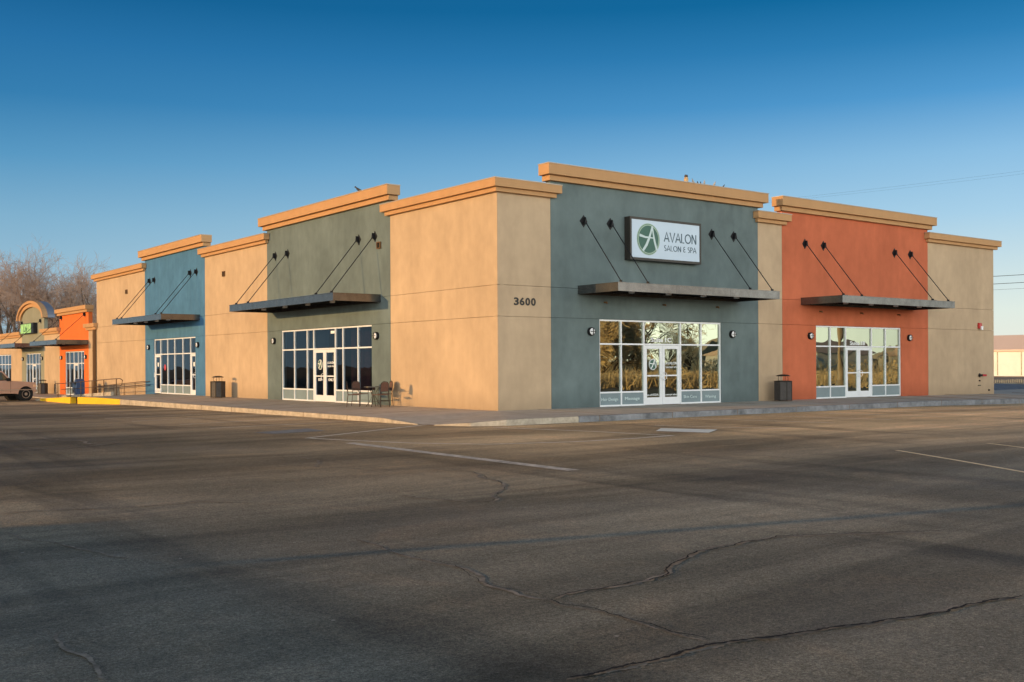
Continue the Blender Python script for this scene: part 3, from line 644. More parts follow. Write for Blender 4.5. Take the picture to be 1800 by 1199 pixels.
# rooms behind the glass
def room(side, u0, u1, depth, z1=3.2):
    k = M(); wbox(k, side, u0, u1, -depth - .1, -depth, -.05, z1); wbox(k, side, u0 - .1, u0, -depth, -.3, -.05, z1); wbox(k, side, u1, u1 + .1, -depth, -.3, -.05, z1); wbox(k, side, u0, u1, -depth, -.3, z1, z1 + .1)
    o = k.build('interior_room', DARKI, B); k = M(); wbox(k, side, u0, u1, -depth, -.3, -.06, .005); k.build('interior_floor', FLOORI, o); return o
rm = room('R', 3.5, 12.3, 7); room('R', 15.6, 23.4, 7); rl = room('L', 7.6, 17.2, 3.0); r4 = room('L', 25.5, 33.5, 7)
MAR = mat('maroon_curtain', (.16, .05, .055), .9, mottle=.3, mscale=3); NAVY = mat('navy_wall', (.03, .05, .09), .9); GOLD = mat('pendant_shade', (.75, .45, .15), .6)
for u, w_, m_ in ((9.0, .5, NAVY), (10.1, .35, MAR), (10.9, .4, MAR), (14.4, 1.1, NAVY)):
    k = M(); n = 14; k.v = []; 
    for i in range(n + 1):
        a = u - w_ + 2 * w_ * i / n; dd = -.9 + .07 * math.sin(i * 2.1)
        k.v += [W('L', a, dd, .05), W('L', a, dd, 3.1)]
    k.f = [(2 * i, 2 * i + 2, 2 * i + 3, 2 * i + 1) for i in range(n)]; k.build('drape', m_, rl, recalc=False)
for u in (13.3, 15.2):
    k = M(); c = W('L', u, -1.2, 1.75); k.lathe([(.05, .22), (.14, .16), (.15, 0), (.12, -.12)], 12, c).tube([(c[0], c[1], c[2] + .2), (c[0], c[1], 3.15)], .01, 4); k.build('pendant_lamp', GOLD, rl)
for u, h in ((27.8, 1.1), (29.0, 1.3), (30.1, .9)): on(r4, 'counter', MAR if u < 29 else NAVY, lambda k: wbox(k, 'L', u - .4, u + .4, -2.2, -1.6, .01, h))

# lamps
lamp('R', 3.95, 2.60, 'round black caged wall lamp left of the Suite 1C shop front'); lamp('R', 11.16, 2.60, 'round black caged wall lamp right of the Suite 1C shop front')
lamp('R', 15.95, 2.60, 'round black caged wall lamp left of the rust bay windows'); lamp('R', 23.08, 2.60, 'round black caged wall lamp right of the rust bay windows')
lamp('L', 16.73, 2.60, 'round wall lamp on sunlit grey wall left of the shop front'); lamp('L', 7.66, 2.60, 'round wall lamp on sunlit grey wall above the bistro table')
lamp('L', 33.45, 2.60, 'round wall lamp left of the blue bay shop front'); lamp('L', 25.9, 2.60, 'round wall lamp right of the blue bay shop front')

# cabinet sign
S = empty('shop_sign', (7.37, -.02, 5.15), 'white illuminated cabinet sign reading AVALON SALON & SPA with round green emblem', 'sign')
so_ = (7.37, -.02, 5.15)
k = M(); wbox(k, 'R', 5.56, 9.17, .02, .27, 5.15, 6.66); wbox(k, 'R', 5.56, 5.64, .2705, .30, 5.15, 6.66); wbox(k, 'R', 9.09, 9.17, .2705, .30, 5.15, 6.66); wbox(k, 'R', 5.64, 9.09, .2705, .2985, 5.15, 5.235); wbox(k, 'R', 5.64, 9.09, .2705, .2985, 6.575, 6.66)
k.build('cabinet', mat('sign_cabinet', (.05, .045, .04), .4, .4), S, so_)
k = M(); wbox(k, 'R', 5.64, 9.09, .2705, .285, 5.235, 6.575); fc = k.build('sign_face', SIGNW, S, so_)
emblem('R', 6.46, 5.905, .565, .286, S, 1, GREENL, so_)
k = M(); glyph_text(k, 'AVALON', 'R', 7.25, 8.91, 5.875, .34, .286, .13); k.build('lettering', SLATE, S, so_)
PO[S] = so_; words_on(S, 'SALON & SPA', 'R', 7.25, 8.91, 5.545, .20, .286, SLATE, 0, True, .12, .16)
N_ = empty('house_number', (1.1, 0, 3.4), 'dark raised house number 3600 on the shaded tan corner wall', 'number sign')
for i, c in enumerate('3600'):
    k = M(); wall_text(k, c, 'R', .65 + i * .235, .65 + i * .235 + .20, 3.42, .245, .012, .035); k.build('digit', LETTER, N_, (1.1, 0, 3.4))

# fire strobe, hose connection
F_ = empty('fire_alarm', (29.03, 0, 3.17), 'small red and white fire alarm strobe high on the far right tan wall', 'alarm')
M().box(-.11, .11, -.12, 0, -.06, .22).build('housing', BRICKR, F_, bevel=.015); M().box(-.04, .10, -.19, -.1205, -.12, .06).build('strobe_lens', WHITE, F_, bevel=.01)
H_ = empty('hose_connection', (29.08, 0, .85), 'small red and brass fire hose connection low on the far right wall', 'pipe fitting')
M().lathe([(.10, 0), (.10, -.02), (.05, -.03), (.05, -.16)], 16, (0, 0, 0), 'y').build('flange', BIND, H_); M().tube([(.0, -.13, 0), (.24, -.2, .0)], .055, 12).build('inlet', BRICKR, H_); M().tube([(-.02, -.13, 0), (-.14, -.2, .0)], .055, 12).build('inlet', BIND, H_)
V_ = empty('wall_valve', (29.05, 0, .5), 'tiny drain valves on the wall below the red hose connection', 'pipe fitting')
M().lathe([(.035, 0), (.035, -.06)], 10, (0, 0, .09), 'y').build('valve', BIND, V_); M().box(-.12, .12, -.03, 0, -.16, -.12).build('plate', BIND, V_); M().lathe([(.04, 0), (.04, -.07)], 10, (.85, 0, -.38), 'y').build('valve', BIND, V_)

# ---------------------------------------------------------------- far shops
FJ = (2.62, 3.92 - .25)
SH = empty('shop_row', (0, 62, -.42), 'lower row of tan, orange and sage shops with an arched gable at far left', 'building'); SHo = (0, 62, -.42)
def fb(u0, u1, zt, m, op=None):
    k = M(); e = .006
    if op: wbox(k, 'L', u0 + e, op[0], -.26, -.0, -.95, 2.60); wbox(k, 'L', op[1], u1 - e, -.26, 0, -.95, 2.60); wbox(k, 'L', u0 + e, u1 - e, -.26, 0, 2.601, zt)
    else: wbox(k, 'L', u0 + e, u1 - e, -.26, 0, -.95, zt)
    return k.build('wall_panel', m, SH, SHo)
fb(43.62, 45.45, 3.92, TAN); fb(45.45, 52.6, 5.15, ORANGE, (46.5, 51.17)); fb(52.6, 56.9, 3.92, TAN); fb(56.9, 63.9, 5.2, SAGE, (57.95, 62.6)); fb(63.9, 82, 3.92, TAN, (67.65, 74.5))
def fcor(u0, u1, z0, h, lo, ro, hi=False):
    k = M()
    for za, zb, p in ((z0, z0 + h * .4, .15), (z0 + h * .4 + .001, z0 + h, .28)):
        if hi: wbox(k, 'L', u0 - p, u1 + p, -.27, p, za, zb)
        else: wbox(k, 'L', u0 - (p if lo else 0), u1 + (p if ro else 0), .002, p, za, zb); wbox(k, 'L', u0 + .01, u1 - .01, -.26, .001, za, zb)
    return k.build('cornice', TRIM, SH, SHo)
fcor(43.62, 45.45, 3.92, .42, 1, 1); fcor(45.45, 52.6, 5.15, .45, 1, 1, True); fcor(52.6, 56.9, 3.92, .42, 1, 1); fcor(63.9, 82, 3.92, .42, 1, 1)
# arched gable
def gable(r0, r1, zz, d0, d1, m, nm, n=20, seg_=True):
    k = M(); c = 60.4
    out = arc(c, zz, r1[0], r1[1], 0, 180, n); inn = arc(c, zz, r0[0], r0[1], 0, 180, n)
    if seg_:
        for i in range(n): k.prism([out[i], out[i + 1], inn[i + 1], inn[i]], lambda a, b, h: W('L', a, h, b), d0, d1)
    else: k.prism(out, lambda a, b, h: W('L', a, h, b), d0, d1)
    return k.build(nm, m, SH, SHo)
gable(None or (0, 0), (3.49, .98), 5.205, -.26, -.001, SAGE, 'gable_wall', seg_=False)
gable((3.45, .95), (3.85, 1.22), 5.21, .0, .15, TRIM, 'gable_trim'); gable((3.85, 1.221), (4.15, 1.42), 5.21, -.1, .29, TRIM, 'gable_trim')
gable((3.5, 1.05), (4.14, 1.405), 5.21, -.62, -.101, mat('galvanised_roof', (.22, .24, .28), .5, .4), 'gable_roof')
def fsf(u0, u1, mulls, doors):
    before = set(SH.children); f = storefront('L', u0, u1, mulls, doors, -.42, 2.58, 1.76, .08, SH, GLASSL)
    for c in SH.children:
        if c not in before and c.name.split('.')[0] in ('storefront_window', 'door'): c.location = -Vector(SHo)
    return f
fsf(46.5, 51.17, [47.3, 48.1, 49.14, 50.2], [(48.1, 49.14, 1)]); fsf(57.95, 62.6, [58.7, 59.6, 60.7, 61.6], [(59.6, 60.7, 1)])
fsf(67.65, 74.5, [68.9, 70.1, 71.3, 72.5, 73.5], [])
for u0, u1, an in ((45.5, 52.6, (46.2, 52.0)), (57.15, 64.2, (57.82, 63.58))):
    c = canopy('L', u0, u1, 3.30, SH, an, 5.0, 2.0, .3, 3); c.location = -Vector(SHo)
for u0, u1 in ((46, 52), (57.3, 63.4), (67, 75)):
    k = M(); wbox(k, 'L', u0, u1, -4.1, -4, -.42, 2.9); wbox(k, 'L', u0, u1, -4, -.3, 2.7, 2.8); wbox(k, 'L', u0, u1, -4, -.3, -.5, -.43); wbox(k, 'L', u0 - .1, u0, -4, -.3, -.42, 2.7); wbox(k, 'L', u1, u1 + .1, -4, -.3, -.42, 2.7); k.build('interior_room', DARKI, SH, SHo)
M().box(.3, 14, 43.63, 82, 3.5, 3.7).build('roof', CAP, SH, SHo)
lamp('L', 52.0, 2.18, 'round wall lamp left of the orange bay shop front'); lamp('L', 46.0, 2.18, 'round wall lamp right of the orange bay shop front')
lamp('L', 63.4, 2.18, 'round wall lamp left of the sage green bay shop front'); lamp('L', 57.4, 2.18, 'round wall lamp right of the sage green bay shop front')
DS = empty('downspout', (-.12, 43.75, -.4), 'brown square downspout where the tall tan wall meets the lower shops', 'drain pipe')
M().box(-.09, .09, -.09, .09, 0, 4.32).build('pipe', PIPE, DS); M().box(-.13, .13, -.13, .13, 0, .45).build('boot', PIPE, DS); M().box(-.10, .10, -.10, .10, 2.9, 3.0).build('strap', PIPE, DS)
GS = empty('shop_sign', (-.02, 60.8, 4.1), 'small green and white cabinet sign under the arched gable', 'sign'); gso = (-.02, 60.8, 4.1)
k = M(); wbox(k, 'L', 58.9, 62.95, .02, .30, 4.12, 4.92); k.build('cabinet', STEELD, GS, gso)
k = M(); wbox(k, 'L', 59.6, 62.9, .3005, .31, 4.17, 4.87); k.build('sign_face', mat('green_sign_face', (.32, .62, .22), .4, mottle=.6, mscale=2.2), GS, gso)
k = M(); wall_text(k, 'Liv', 'L', 61.9, 60.7, 4.30, .42, .312, .03); k.build('lettering', mat('sign_dark_green', (.03, .12, .05), .5), GS, gso)

# ---------------------------------------------------------------- ramp, handrail
tag(M().box(-2.12, -1.96, 33.6, 43.9, -.6, side_z(43.6) + .02).hexa([(-2.12, 33.6, -.3), (-1.96, 33.6, -.3), (-1.96, 43.9, -.399), (-2.12, 43.9, -.399), (-2.12, 33.6, side_z(33.6) + .17), (-1.96, 33.6, side_z(33.6) + .17), (-1.96, 43.9, side_z(43.6) + .10), (-2.12, 43.9, side_z(43.6) + .10)]).build('ramp_kerb', KERB), kind='structure')
HR = empty('handrail', (-2.2, 38, -.3), 'brown steel pipe handrail along the outer edge of the ramp', 'handrail'); ho = (-2.2, 38, -.3)
def rz(y): return side_z(y) + .88
ysr = [31.7, 33.5, 36, 38.5, 41, 43.6, 44.9]
M().tube([(-2.2, 31.55, rz(32) - .38), (-2.2, 31.3, rz(32) - .3), (-2.2, 31.25, rz(32) - .08)] + [(-2.2, y, rz(y)) for y in ysr] + [(-2.2, 45.2, rz(45) - .05), (-2.2, 45.2, rz(45) - .55), (-2.2, 44.5, rz(45) - .57)], .024, 6).build('top_rail', RAIL, HR, ho)
M().tube([(-2.2, 31.55, rz(32) - .38)] + [(-2.2, y, rz(y) - .38) for y in ysr[1:-1]], .02, 6).build('mid_rail', RAIL, HR, ho)
for y in (32.3, 34.6, 36.9, 39.2, 41.5, 44.4): M().tube([(-2.2, y, side_z(y) - .1), (-2.2, y, rz(y))], .024, 6).build('post', RAIL, HR, ho)
HW = empty('handrail', (-.1, 37, -.3), 'brown double pipe handrail fixed along the tan wall above the ramp', 'handrail'); ho2 = (-.1, 37, -.3)
for dz, nm in ((0, 'top_rail'), (-.2, 'lower_rail')):
    M().tube([(-.02, 33.3, .66 + dz), (-.32, 33.45, .66 + dz), (-.32, 43, .24 + dz)], .022, 6).build(nm, RAIL, HW, ho2)
for y in (35, 37, 39, 41): z_ = .66 - (y - 33.45) * .044; M().tube([(-.32, y, z_), (-.32, y, side_z(y) - .05)], .016, 6).build('post', RAIL, HW, ho2)

# ---------------------------------------------------------------- litter bins
def make_bin(loc, label, rz_=0):
    o = empty('litter_bin', loc, label, 'bin', 'litter bins along the shop fronts', rz_)
    r = .345; k = M().lathe([(r * .95, .03), (r, .05), (r, .74), (r * .96, .76)], 8); k.build('shell', BINM, o, bevel=.01)
    k = M()
    for i in range(8):
        t = 2 * math.pi * i / 8; k.tube([((r + .004) * math.cos(t), (r + .004) * math.sin(t), .02), ((r + .004) * math.cos(t), (r + .004) * math.sin(t), .77)], .018, 5)
    k.build('corner_strip', BIND, o)
    M().lathe([(r * 1.02, .765), (r * 1.02, .79), (r * .7, .80)], 24).build('rim', BIND, o)
    for i in range(4):
        t = math.pi / 4 + math.pi / 2 * i; M().tube([(.2 * math.cos(t), .2 * math.sin(t), .79), (.2 * math.cos(t), .2 * math.sin(t), .985)], .010, 5).build('lid_post', BIND, o)
    M().lathe([(.27, .97), (.275, .985), (.2, 1.025), (.1, 1.045), (.0, 1.05)], 28).build('lid', BIND, o, smooth=True)
    return o
b0 = make_bin((13.45, -.62, 0.0), 'dark octagonal litter bin with domed lid between the two shaded shop fronts', .3)
def put(src, loc, label, rz_=None):
    c = copy_tree(src); c.location = loc; c['label'] = label
    if rz_ is not None: c.rotation_euler = (0, 0, rz_)
    return c
put(b0, (-.75, 21.45, -.015), 'dark litter bin casting a shadow on the sunlit tan wall', .1)
put(b0, (-.8, 54.1, -.43), 'litter bin by the tan wall between the sage and orange shops', .2)

# ---------------------------------------------------------------- mailbox and rack
MB_ = empty('mailbox', (-1.5, 42.1, -.44), 'blue round topped street mailbox behind the ramp handrail', 'mailbox', None, R(0))
MBL = mat('mailbox_blue', (.03, .07, .17), .4, .2, coat=.3)
M().prism([(-.28, .14), (.28, .14), (.28, .92)] + arc(0, .92, .28, .28, 0, 180, 12)[1:], lambda a, b, h: (h, a, b), -.25, .25).build('body', MBL, MB_, bevel=.012)
for sx in (-1, 1):
    for sy in (-1, 1): M().box(sx * .22 - .03, sx * .22 + .03, sy * .22 - .03, sy * .22 + .03, 0, .139).build('leg', MBL, MB_)
M().box(-.31, -.281, -.2, .2, .86, 1.0).build('chute_door', BIND, MB_, bevel=.006)
NR = empty('newspaper_rack', (-1.3, 43.4, -.44), 'low dark newspaper rack beside the blue mailbox', 'rack')
M().box(-.22, .22, -.24, .24, .3, 1.0).build('cabinet', BIND, NR, bevel=.01); M().box(-.235, -.221, -.2, .2, .5, .95).build('door', MBL, NR); M().tube([(0, 0, 0), (0, 0, .3)], .05, 8).build('leg', BIND, NR); M().box(-.2, .2, -.2, .2, -.0, .03).build('base', BIND, NR)

# ---------------------------------------------------------------- bistro set
def make_chair(loc, rz_, label):
    """faces +x locally"""
    o = empty('bistro_chair', loc, label, 'chair', 'bistro chairs round the small table', rz_)
    M().box(-.20, .22, -.21, .21, .43, .455).build('seat', RUSTY, o, bevel=.01)
    bp = [(-.19, .56), (.19, .56), (.19, .78)] + arc(0, .78, .19, .12, 0, 180, 10)[1:]
    M().prism(bp, lambda a, b, h: (h - (b - .56) * .12, a, b), -.215, -.20).build('backrest', RUSTY, o)
    for sy in (-1, 1): M().tube([(.21, sy * .21, 0), (.20, sy * .20, .43)], .011, 6).build('leg', CHF, o); M().tube([(-.25, sy * .22, 0), (-.20, sy * .20, .45), (-.24, sy * .20, .78)], .011, 6).build('leg', CHF, o)
    M().tube([(-.24, a, b + .01) for a, b in [(-.20, .78)] + arc(0, .78, .20, .13, 180, 0, 10) + [(.20, .78)]], .011, 6).build('back_frame', CHF, o)
    for sy in (-1, 1): M().tube([(-.23, sy * .21, .66), (.12, sy * .23, .65), (.20, sy * .21, .55), (.20, sy * .20, .44)], .010, 6).build('armrest', CHF, o)
    M().tube([(.205, -.20, .2), (-.22, -.21, .2)], .007, 5).build('stretcher', CHF, o); M().tube([(.205, .20, .2), (-.22, .21, .2)], .007, 5).build('stretcher', CHF, o)
    return o
TX, TY, TZ = -.95, 6.3, -.01
tb = empty('bistro_table', (TX, TY, TZ), 'small round dark bistro table on curved legs near the corner', 'table')
M().lathe([(.34, .70), (.35, .705), (.35, .725), (.34, .73)], 28).build('tabletop', TABT, tb); M().lathe([(.05, .60), (.07, .699)], 12).build('hub', CHF, tb)
for i in range(4):
    t = math.pi / 4 + i * math.pi / 2; c, s = math.cos(t), math.sin(t)
    M().tube([(.28 * c, .28 * s, 0), (.16 * c, .16 * s, .18), (.05 * c, .05 * s, .38), (.10 * c, .10 * s, .55), (.22 * c, .22 * s, .699)], .012, 6).build('leg', CHF, tb)
ch = make_chair((-.85, 7.45, -.012), R(-75), 'bistro chair left of the small table in front of the window')
c2 = copy_tree(ch); c2.location = (-1.0, 5.75, -.012); c2.rotation_euler = (0, 0, R(105)); c2['label'] = 'bistro chair right of the small table beside the tan corner wall'
c3 = copy_tree(ch); c3.location = (-1.55, 6.7, -.02); c3.rotation_euler = (0, 0, R(-30)); c3['label'] = 'bistro chair on the kerb side of the small table'
c4 = copy_tree(ch); c4.location = (-.45, 6.35, -.005); c4.rotation_euler = (0, 0, R(165)); c4['label'] = 'bistro chair between the small table and the wall'

# ---------------------------------------------------------------- pickup truck (faces local +x, nose at x=0.75 from front axle at origin)
def truck():
    PA = mat('faded_tan_paint', (.47, .27, .19), .42, .0, spec=.5, mottle=.06, mscale=2, coat=.25); BK = mat('black_rubber', (.012, .012, .012), .8); CH = mat('dull_chrome', (.45, .38, .33), .35, .8); TG = glass_mat('car_glass', (.35, .42, .40), .12)
    UND = mat('underbody', (.015, .013, .012), .9); LT = mat('turn_lamp', (.75, .45, .25), .3)
    o = empty('pickup_truck', (-5.02, 42.3, lot_z(-4.7, 42.3)), 'faded tan pickup truck parked nose in at the left edge', 'truck', None, R(14))
    hw = .98
    def arcp(cx, r=.47): return [(cx + r * math.cos(R(a)), .40 + r * math.sin(R(a))) for a in range(180, -1, -15)]
    low = [(-5.1, .52), (-5.1, .50)] ; wb = 3.35
    prof = [(.60, .52), (.62, .62), (.63, .98), (.57, 1.10), (-.85, 1.20), (-1.0, 1.20), (-2.55, 1.20), (-2.6, 1.20), (-4.75, 1.20), (-4.80, .55)]
    bottom = [(-4.4, .52)] + [(x, z) for x, z in arcp(-wb)] + [(-2.7, .44), (-.7, .44)] + [(x, z) for x, z in arcp(0)] + [(.55, .52)]
    k = M(); poly = prof + bottom
    k.prism(poly, lambda a, b, h: (a, h, b), -hw, hw); k.build('body', PA, o, bevel=.03)
    cab = [(-.82, 1.19), (-1.35, 1.80), (-2.45, 1.83), (-2.58, 1.19)]
    k = M(); n = 4
    k.add([(x, -hw + .03 + (z - 1.19) * .2, z) for x, z in cab] + [(x, hw - .03 - (z - 1.19) * .2, z) for x, z in cab], [(0, 1, 2, 3)[::-1], (4, 5, 6, 7), (0, 1, 5, 4), (1, 2, 6, 5), (2, 3, 7, 6), (3, 0, 4, 7)])
    cb = k.build('cab', PA, o, bevel=.04)
    for s in (-1, 1):
        def sy(z): return s * (hw - .03 - (z - 1.19) * .2 + .004)
        win = [(-1.05, 1.25), (-1.42, 1.70), (-2.02, 1.72), (-2.02, 1.25)]
        M().add([(x, sy(z), z) for x, z in win], [(0, 1, 2, 3)]).build('side_window', TG, cb, recalc=False)
        k = M(); ring = win + [win[0]]; k.tube([(x, sy(z), z) for x, z in ring], .018, 5).build('window_seal', BK, cb)
        M().box(-2.0 - .02, -2.0 + .005, s * hw - .004, s * hw + .004, .5, 1.19).build('door_gap', UND, o); M().box(-.95, -.935, s * hw - .004, s * hw + .004, .5, 1.19).build('door_gap', UND, o)
        k = M(); k.box(-1.92, -1.72, s * hw - .0, s * hw + s * .03 if s > 0 else s * hw - .03, 1.02, 1.06) if False else k.box(-1.92, -1.72, min(s * hw, s * (hw + .03)), max(s * hw, s * (hw + .03)), 1.02, 1.06); k.build('door_handle', BK, o)
        k = M(); k.box(-2.6 + .0, .5, min(s * hw, s * (hw + .018)), max(s * hw, s * (hw + .018)), .64, .69); k.build('side_moulding', CH, o)
        M().box(-1.18, -1.02, min(s * (hw - .02), s * (hw + .22)), max(s * (hw - .02), s * (hw + .22)), 1.20, 1.38).build('mirror', BK, o, bevel=.02)
        M().box(.50, .635, min(s * .70, s * .93), max(s * .70, s * .93), .80, .98).build('headlight', WHITE, o, bevel=.02)
        M().box(.42, .625, min(s * .93, s * .985), max(s * .93, s * .985), .82, .96).build('marker_lamp', LT, o)
        for cx in (0, -wb):
            w = empty_part = None
            k = M().lathe([(.26, s * .72), (.37, s * .71), (.40, s * .76), (.40, s * .92), (.37, s * .965), (.25, s * .955)], 28, (cx, 0, .40), 'y'); ty = k.build('tyre', BK, o, smooth=False)
            k = M().lathe([(.245, s * .90), (.245, s * .96), (.22, s * .955), (.19, s * .92), (.09, s * .925), (.085, s * .975), (.03, s * .98)], 24, (cx, 0, .40), 'y'); k.build('rim', CH, ty)
            k = M()
            for i in range(8): t = i * math.pi / 4 + .2; k.lathe([(.03, s * .9225), (.028, s * .925)], 8, (cx + .14 * math.cos(t), 0, .40 + .14 * math.sin(t)), 'y')
            k.build('rim_hole', UND, ty)
            M().lathe([(.465, s * .5), (.465, s * .90), (.46, s * .905)], 28, (cx, 0, .42), 'y').build('wheel_well', UND, o)
    ws = [(-.87, -.80, 1.23), (-.87, .80, 1.23), (-1.30, .72, 1.745), (-1.30, -.72, 1.745)]
    M().add([(x + .025, y, z + .03) for x, y, z in ws], [(0, 1, 2, 3)]).build('windscreen', TG, cb, recalc=False)
    M().box(.56, .70, -.96, .96, .50, .66).build('front_bumper', CH, o, bevel=.03); M().box(.57, .645, -.66, .66, .76, 1.0).build('grille', BK, o, bevel=.01)
    M().box(-4.4, .5, -.45, .45, .28, .44).build('chassis', UND, o); M().box(-4.98, -4.82, -.9, .9, .48, .62).build('rear_bumper', CH, o, bevel=.02)
    M().box(-4.65, -2.72, -.82, .82, .85, 1.203).build('bed_floor', UND, o)
truck()

# ---------------------------------------------------------------- birds
def bird(loc, rz_, sc, label, dark=True, group='small birds perched along the parapet'):
    o = empty('bird', loc, label, 'bird', group, rz_); BD = mat('bird_dark', (.05, .045, .045), .8) if dark else mat('bird_pale', (.45, .43, .42), .8)
    k = M(); pr = [(-.15, .045, .010), (-.09, .06, .022), (-.03, .085, .042), (.03, .11, .048), (.075, .145, .034), (.095, .175, .028), (.12, .19, .027), (.14, .188, .012)]
    n = 10; base = 0
    for x, z, r in pr:
        for i in range(n): t = 2 * math.pi * i / n; k.v.append((x * sc, r * .8 * math.cos(t) * sc, (z + r * math.sin(t)) * sc))
    for j in range(len(pr) - 1):
        for i in range(n): a = j * n + i; b = j * n + (i + 1) % n; k.f.append((a, b, b + n, a + n))
    k.f.append(tuple(range(n))); k.f.append(tuple((len(pr) - 1) * n + i for i in range(n))); k.build('body', BD, o, smooth=True)
    M().tube([(.14 * sc, 0, .186 * sc), (.165 * sc, 0, .18 * sc)], [.007 * sc, .002 * sc], 5).build('beak', CHF, o)
    for s in (-1, 1): M().tube([(.02 * sc, s * .015 * sc, 0), (.02 * sc, s * .015 * sc, .075 * sc)], .004 * sc, 4).build('leg', CHF, o); M().hexa([(-.11 * sc, s * .02 * sc, .06 * sc), (.05 * sc, s * .038 * sc, .09 * sc), (.05 * sc, s * .042 * sc, .09 * sc), (-.11 * sc, s * .024 * sc, .06 * sc), (-.1 * sc, s * .02 * sc, .085 * sc), (.05 * sc, s * .034 * sc, .15 * sc), (.05 * sc, s * .04 * sc, .15 * sc), (-.1 * sc, s * .024 * sc, .085 * sc)]).build('wing', BD, o)
CT = T2 + HG[0] + .03
bird((-.1, 8.85, CT), R(120), 1.25, 'dark pigeon perched alone on the sunlit left parapet', True, 'birds perched on the parapets')
for x, sc, dk, lb in ((8.98, .85, False, 'small pale bird closest to the owl decoy on the parapet'), (9.22, .55, True, 'tiny dark bird second along from the owl decoy'), (9.38, .55, True, 'tiny dark bird third along from the owl decoy'),
                      (9.58, .85, False, 'small pale bird midway along the parapet row of birds'), (10.12, .85, False, 'pale bird second from the right end of the parapet row'), (10.62, .6, True, 'lone dark bird at the right end of the parapet row')):
    bird((x, -.1, CT), R(200 + x * 40), sc, lb, dk, 'birds perched on the parapets')
OD = empty('owl_decoy', (8.6, -.1, CT), 'tan upright owl decoy standing on the tall grey parapet', 'decoy')
M().lathe([(.05, 0), (.075, .02), (.085, .10), (.075, .17), (.06, .20)], 14).build('body', mat('decoy_tan', (.5, .33, .17), .8, mottle=.3, mscale=25), OD, smooth=True)
M().lathe([(.055, .20), (.07, .235), (.06, .275), (.03, .29)], 14).build('head', mat('decoy_dark', (.07, .055, .045), .8), OD, smooth=True)
for s in (-1, 1): M().tube([(s * .045, 0, .27), (s * .055, 0, .315)], [.018, .003], 5).build('ear', BIND, OD)

# ---------------------------------------------------------------- trees
LIMB = mat('reddish_twigs', (.36, .25, .185), .95)
def bare_tree(loc, h, seed, label, spread=.55, stems=3, tw=TWIG, group='bare trees', detail=1.0, tilt=.3, name='bare_tree', tr=1, fine=.007):
    rnd = random.Random(seed); o = empty(name, loc, label, 'tree', group); T, C_ = M(), M()
    def grow(p, d, r, ln, lvl):
        n = 4 if lvl < 3 else 3; pts = [p]; dd = d.copy()
        for i in range(n):
            jt = .10 if lvl < 3 else .20; dd = (dd + Vector((rnd.gauss(0, jt), rnd.gauss(0, jt), rnd.gauss(.05, .05) if lvl < 3 else rnd.gauss(-.02, .12)))).normalized(); pts.append(pts[-1] + dd * ln / n)
        r1 = r * .62; rs = [r + (r1 - r) * i / n for i in range(n + 1)]
        if lvl < 3: T.tube(pts, rs, 6 if lvl < 2 else 4, False)
        else: C_.tube(pts, rs, 3, False)
        if lvl >= 6: return
        kids = {0: 3, 1: 4, 2: 4, 3: 5, 4: 4, 5: 3}[lvl]
        kids = max(2, int(round(kids * (detail if lvl >= 3 else 1))))
        for c in range(kids):
            t = .35 + .65 * (c + rnd.random() * .6) / kids if lvl else .6 + .4 * (c + .5) / kids; t = min(t, 1); i = min(int(t * n), n - 1); q = pts[i].lerp(pts[i + 1], t * n - i)
            a = rnd.uniform(0, 2 * math.pi); side = dd.cross(Vector((math.cos(a), math.sin(a), .2))).normalized()
            sp = spread * rnd.uniform(.6, 1.3) * (1 + .12 * lvl); nd = (dd * math.cos(sp) + side * math.sin(sp) + Vector((0, 0, .14 if lvl < 3 else -.02))).normalized()
            grow(q, nd, max(rs[i] * rnd.uniform(.5, .7), fine * 1.2 if lvl < 4 else fine), ln * rnd.uniform(.6, .85), lvl + 1)
    for s in range(stems):
        a = 2 * math.pi * s / stems + rnd.random(); d = Vector((math.cos(a) * tilt, math.sin(a) * tilt, 1)).normalized()
        grow(Vector((math.cos(a) * .15, math.sin(a) * .15, -.3)), d, h * .017 * tr * rnd.uniform(.8, 1.2), h * .34, 0)
    T.build('trunk', BARK, o, recalc=False, smooth=True); C_.build('crown', tw, o, recalc=False)
    return o
TG_ = 'bare winter trees beyond the far shops'
bare_tree((5.4, 91.5, -.7), 15.5, 11, 'tall bare many stemmed tree at the far left edge of the trees', .36, 3, LIMB, group=TG_, tr=1.5, tilt=.16, detail=.85, fine=.010)
bare_tree((8.2, 89, -.7), 14.5, 6, 'bare round crowned tree behind the arched gable', .42, 2, LIMB, group=TG_, tr=1.6, tilt=.10, detail=.85, fine=.010)
bare_tree((11.4, 87, -.7), 14.2, 31, 'bare tree nearest the tall tan end wall', .42, 2, LIMB, group=TG_, tr=1.5, tilt=.14, detail=.85, fine=.010)
bare_tree((9.4, 96, -.7), 12.0, 23, 'smaller bare tree standing further back between its neighbours', .42, 2, LIMB, group=TG_, tr=1.3, tilt=.2, detail=.7, fine=.012)
bare_tree((1.8, 94, -.7), 14, 41, 'bare tree partly cut off by the left frame edge', .4, 3, LIMB, group=TG_, tr=1.4, tilt=.2, detail=.85, fine=.010)
